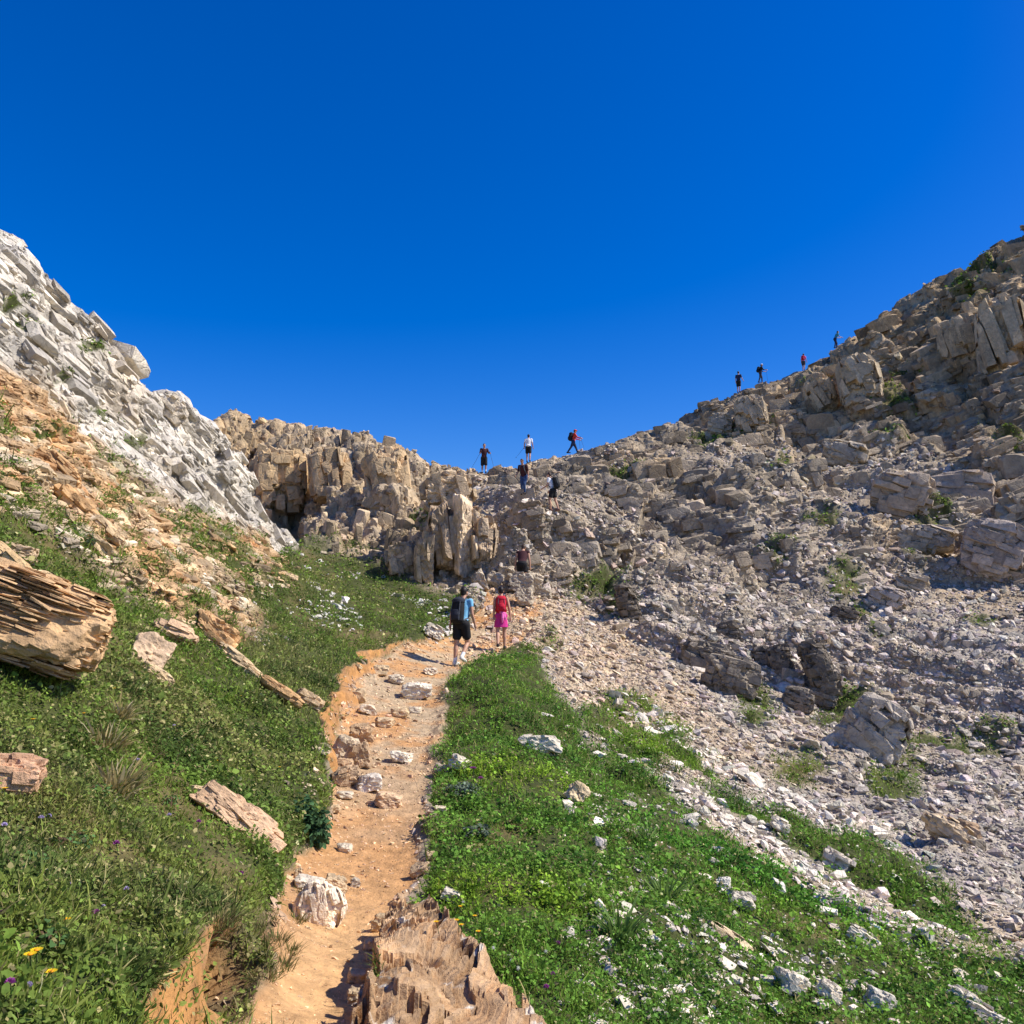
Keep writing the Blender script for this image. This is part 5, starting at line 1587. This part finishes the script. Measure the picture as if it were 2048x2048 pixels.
M_STEM = mat_flat('plant_stem', (.06, .09, .025), .7)
M_WOOD = mat_flat('shrub_wood', (.09, .055, .03), .9)
M_YEL = mat_flat('yellow_petal', (.80, .56, .01), .6, trans=.25); M_YELC = mat_flat('orange_flower_middle', (.75, .30, .01), .7); M_PUR = mat_flat('purple_petal', (.42, .10, .36), .6, trans=.25); M_LIL = mat_flat('lilac_petal', (.60, .50, .72), .6, trans=.25); M_PAP = mat_flat('white_fluff', (.75, .72, .68), .8)


def shrub(name, label, c, rad, n, leafs, size, green, seed, cat='shrub'):
    """a low shrub: crossing stems and a crown of many small leaves set through its depth"""
    r = np.random.default_rng(seed)
    root = empty(name, c[:])
    rad = np.asarray(rad, float)
    lob = r.normal(size=(9, 3)); lob /= np.linalg.norm(lob, axis=1)[:, None]; lob[:, 2] = np.abs(lob[:, 2]) * .8
    cl = lob * rad * .55
    w = r.integers(0, len(cl), n)
    d = r.normal(size=(n, 3)); d /= np.linalg.norm(d, axis=1)[:, None]
    P = cl[w] + d * rad * .52 * (r.random(n) ** .4)[:, None]
    P[:, 2] += .05 * rad[2]
    nn = d * .6 + np.array([.1, 0, .6]) + r.normal(size=(n, 3)) * .45
    nn[:, 2] = np.abs(nn[:, 2])
    cc = np.asarray(green)[None] * np.exp(.30 * r.normal(size=(n, 1))) * (.8 + .5 * r.random((len(cl), 1)))[w]
    quads_at(P, nn, d + r.normal(size=(n, 3)) * .5, size * np.exp(.25 * r.normal(size=n)), leafs, cc, 'crown', root)
    for q in cl[:5]:
        stem_mesh('stem', [np.array([0, 0, -.05]), q * .4 + [0, 0, .02], q * .95], [.012, .008, .004], M_WOOD, root)
    return tag(root, label, cat)


needle = (np.array([(0, -.06, 0), (0, .06, 0), (.6, .05, .12), (.6, -.05, .12), (1, 0, .2)], np.float32), np.array([(0, 1, 2), (0, 2, 3), (3, 2, 4)], np.int32))
g = at(20, 1060); shrub('juniper_shrub', 'dark green juniper bush at the left edge under the ochre rock', g + Vector((-.1, .5, .0)), (1.0, .8, .62), 17000, needle, .06, (.07, .135, .04), 1)
g = at(95, 1085); shrub('juniper_shrub', 'smaller dark green bush right of the juniper at the left edge', g + Vector((0, .2, .0)), (.65, .5, .26), 6000, needle, .055, (.08, .15, .042), 2)
g = at(618, 1690); shrub('leafy_shrub', 'dark broad-leaved bush at the left edge of the trail', g + Vector((-.06, .1, .10)), (.20, .20, .32), 620, LF[1], .052, (.05, .105, .042), 3)
for u, v, lab in ((925, 1590, 'silvery leaved plant below the purple thistles beside the trail'), (955, 1670, 'small silvery plant in the grass farther down the trail edge')):
    g = at(u, v); shrub('silver_plant', lab, g + Vector((0, 0, .03)), (.22, .2, .10) if v < 1600 else (.13, .12, .07), 700 if v < 1600 else 320, LF[3], .03, (.15, .19, .13), int(u), 'plant')
for j, (u, v, s_) in enumerate([(110, 1700, .20), (190, 1590, .16), (30, 1740, .22), (305, 1960, .13), (160, 1690, .10), (340, 1610, .10), (90, 1900, .12)]):
    g = at(u, v); shrub('broadleaf_plant', 'low rosette of broad green leaves in the left grass', g + Vector((0, 0, .02)), (s_ * .7, s_ * .7, .05), 70, LF[j % 5], .020, (.085, .165, .05), 60 + j, 'plant')['group'] = 'broad-leaved rosettes in the left grass'


def tuft(name, label, c, rad, h, n, cols, seed, cat='grass tuft', group=None):
    r = np.random.default_rng(seed)
    root = empty(name, c[:])
    a = r.random(n) * 6.28; q = rad * np.sqrt(r.random(n)) * .6
    P = np.stack([np.cos(a) * q, np.sin(a) * q, -.02 + 0 * q], 1)
    nn = np.stack([np.cos(a) * .6 * q / rad, np.sin(a) * .6 * q / rad, 1 + 0 * q], 1) + r.normal(size=(n, 3)) * .28
    cc = np.asarray(cols)[r.integers(0, len(cols), n)] * np.exp(.2 * r.normal(size=(n, 1)))
    quads_at(P, nn, np.stack([np.cos(a), np.sin(a), 0 * a], 1) + r.normal(size=(n, 3)) * .4, h * np.exp(.25 * r.normal(size=n)), BL[2], cc, 'blades', root)
    return tag(root, label, cat, group)


STRAW = [(.46, .37, .18), (.38, .30, .13), (.52, .44, .26), (.20, .22, .06)]
for u, v, s_, h_, lab in ((225, 1590, .20, .17, 'big tuft of dry straw coloured grass above the long pinkish slab'), (205, 1500, .16, .15, 'dry straw grass tuft just uphill of the big dry tuft'), (235, 1440, .12, .12, 'dry bleached grass tuft under the yellow flowers, uphill of the other two'), (540, 1258, .2, .10, 'dry yellow grass tuft near the ochre ledges')):
    tuft('dry_grass_tuft', lab, at(u, v), s_, h_, 420, STRAW, int(u + v))
HANG = [(.10, .14, .035), (.17, .16, .05), (.25, .2, .09)]
for j, (u, v) in enumerate([(450, 1836), (478, 1842), (505, 1860), (520, 1900), (425, 1842), (530, 1950), (525, 1850), (550, 1880), (575, 1900), (590, 1840), (598, 1780), (560, 1930)]):
    tuft('grass_tuft', 'grass tuft hanging over the earth bank beside the trail', at(u, v) + Vector((0, 0, .0)), .12, .05, 170, HANG, 900 + j, group='tufts hanging over the earth bank')
for j, (u, v) in enumerate([(1330, 1800), (1240, 1880), (1290, 1690)]):
    tuft('grass_tuft', 'tall loose grass tuft in the right grass', at(u, v), .10, .22, 70, [(.15, .24, .06)], 950 + j, group='tall tufts in the right grass')


def flower(name, label, c, h, kind, seed, group):
    r = np.random.default_rng(seed)
    root = empty(name, c[:])
    h = h * (1 if kind == 'puff' or Vector(c).length > 4.2 else .75)
    tip = np.array([r.normal() * .01, r.normal() * .01, h])
    stem_mesh('stem', [np.zeros(3), tip * .6 + [.004, 0, 0], tip], [.0022, .002, .002], M_STEM, root)
    if kind == 'daisy':
        n = 16; a = np.arange(n) / n * 6.28
        P = np.tile(tip, (n, 1)); d = np.stack([np.cos(a), np.sin(a), .25 + 0 * a], 1)
        quads_at(P, np.stack([-np.cos(a) * .3, -np.sin(a) * .3, 1 + 0 * a], 1), d, np.full(n, .0165), LF[0], np.ones((n, 3)), 'petals', root, M_YEL)
        L = Lump(); L.ball(tip + [0, 0, .003], (.006, .006, .004)); np_mesh('flower_middle', L.v[0], L.f[0], M_YELC, root, smooth=True)
    else:
        n = 70
        d = r.normal(size=(n, 3)); d[:, 2] = np.abs(d[:, 2]) + .2; d /= np.linalg.norm(d, axis=1)[:, None]
        quads_at(tip + d * .004, np.cross(d, r.normal(size=(n, 3))) + 1e-3, d, np.full(n, (.014 if kind == 'thistle' else .011) * (1 if Vector(c).length > 4.2 or kind == 'puff' else .65)), BL[0] if kind == 'puff' else LF[1], np.ones((n, 3)), 'petals', root, M_PUR if kind == 'thistle' else (M_LIL if kind == 'lilac' else M_PAP))
    return tag(root, label, 'flower', group)


YF = [(76, 1192), (148, 1162), (228, 1390), (165, 1443), (242, 1450), (70, 1462), (480, 1400), (497, 1408), (438, 1535), (480, 1657), (495, 1658), (4, 1608), (127, 1878), (55, 1949), (68, 1947), (114, 1990), (560, 1545), (353, 1397)]
for j, (u, v) in enumerate(YF):
    flower('yellow_flower', 'small yellow flower in the grass left of the trail', at(u, v + 8), .085, 'daisy', j, 'yellow flowers in the left grass')
for j, (u, v) in enumerate([(876, 1868), (918, 1866), (921, 1874), (957, 1890), (916, 1832), (952, 1852)]):
    flower('yellow_flower', 'bright yellow flower at the edge of the low ochre outcrop right of the trail', at(u, v + 6) + Vector((0, 0, .02)), .06, 'daisy', 40 + j, 'yellow flowers by the low ochre outcrop')
for j, (u, v, lab) in enumerate([(945, 1555, 'purple thistle flower at the right edge of the trail, the larger upper one'), (960, 1577, 'purple thistle flower just below the larger one at the trail edge')]):
    for q in range(1):
        o = flower('thistle', lab, at(u, v + 16), .16, 'thistle', 70 + j, None)
        o.scale = (2.6, 2.6, 1.2) if j == 0 else (2.0, 2.0, 1.2)
for j, (u, v) in enumerate([(75, 1652), (95, 1650), (240, 1615), (335, 1642), (345, 1460), (275, 1530), (140, 1790), (250, 1800), (15, 1670), (205, 1830), (42, 1910), (70, 1995)]):
    flower('pale_flower', 'pale lilac flower head in the left grass', at(u, v + 5), .05, 'lilac', 90 + j, 'pale lilac flowers in the left grass')
for j, (u, v) in enumerate([(395, 1655), (235, 1703), (485, 1762), (180, 1845), (10, 1850), (18, 1990), (1095, 1990), (1105, 1965), (1118, 1900), (1180, 1880)]):
    flower('purple_flower', 'small purple flower head in the grass', at(u, v + 5), .05, 'thistle', 110 + j, 'small purple flowers in the grass')
for j, (u, v) in enumerate([(1022, 1932), (1028, 1948), (1038, 1956), (930, 1822), (1093, 1923), (992, 1918)]):
    flower('seed_head', 'white fluffy seed head at the grass edge of the low ochre outcrop', at(u, v + 5), .07, 'puff', 140 + j, 'white seed heads by the low ochre outcrop')
# ------------------------------------------------------------------ the stones themselves: the largest 280 one by one, the rest as rubble
LAB = {'scree': ('pale grey angular stone lying loose on the right-hand scree slope', 'loose stones on the scree slope', 'scree stone'),
       'hill': ('weathered grey brown block lying on the upper right hillside', 'loose blocks on the upper hillside', 'block'),
       'saddle': ('tan block of broken rock on the wall below the pass', 'loose blocks on the wall below the pass', 'block'),
       'ochre': ('thin ochre slab of layered rock under the white cliff on the left', 'loose ochre slabs under the white cliff', 'slab'),
       'turf': ('white stone lying in the green turf left of the two near walkers', 'white stones in the turf behind the walkers', 'stone'),
       'trail': ('small tan stone lying on the dirt trail', 'stones on the trail', 'stone')}
_all = [(px_, k, i) for k, z in enumerate(KINDS) for i, px_ in enumerate(z[6])]
_u = [pix(z[2]) for z in KINDS]
_vis = []
for px_, k, i in _all:
    u_, v_ = _u[k][0][i], _u[k][1][i]
    if 0 < u_ < 2048 and 0 < v_ < 2048:
        zb = ZB[int(v_ / 2), int(u_ / 2)]
        if np.linalg.norm(KINDS[k][2][i]) < zb + .6:
            _vis.append((px_, k, i))
_vis.sort(key=lambda q: -q[0])
QUOTA = {'scree': 130, 'hill': 60, 'saddle': 20, 'ochre': 20, 'turf': 16, 'trail': 40}
_pick = {}
for px_, k, i in _vis:
    zn = KINDS[k][0]
    if QUOTA[zn] > 0:
        QUOTA[zn] -= 1
        _pick.setdefault(k, []).append(i)
for k, z in enumerate(KINDS):
    zn, wh, pos, fr, size, cc, px_ = z
    for i in _pick.get(k, []):
        pv, pf = STONES[wh[i]]
        w = (pv * size[i]) @ fr[i]
        o = np_mesh('stone', w, pf, M_ROCK, color=np.tile(cc[i], (len(pv), 1)))
        o.location = pos[i].tolist()
        tag(o, LAB[zn][0], 'stone', LAB[zn][1])
for zn, nm, lab in (('scree', 'scree_rubble', 'countless small grey stones of the scree'), ('hill', 'hill_rubble', 'broken grey brown rubble on the upper hillside'), ('saddle', 'wall_rubble', 'broken tan rubble on the wall below the pass'),
                    ('ochre', 'ochre_rubble', 'thin ochre rock splinters under the white cliff'), ('turf', 'turf_pebbles', 'small white stones in the turf left of the walkers'), ('trail', 'trail_gravel', 'fine tan gravel on the trail')):
    zs = [(k, z) for k, z in enumerate(KINDS) if z[0] == zn]
    keep = [np.setdiff1d(np.arange(len(z[1])), _pick.get(k, [])) for k, z in zs]
    cat_ = lambda j: np.concatenate([z[j][m] for (k, z), m in zip(zs, keep)])
    o = merged(nm, STONES, cat_(1), cat_(2).astype(np.float32), cat_(3).astype(np.float32), cat_(4).astype(np.float32), cat_(5), M_ROCK)
    tag(o, lab, 'rubble', kind='stuff')
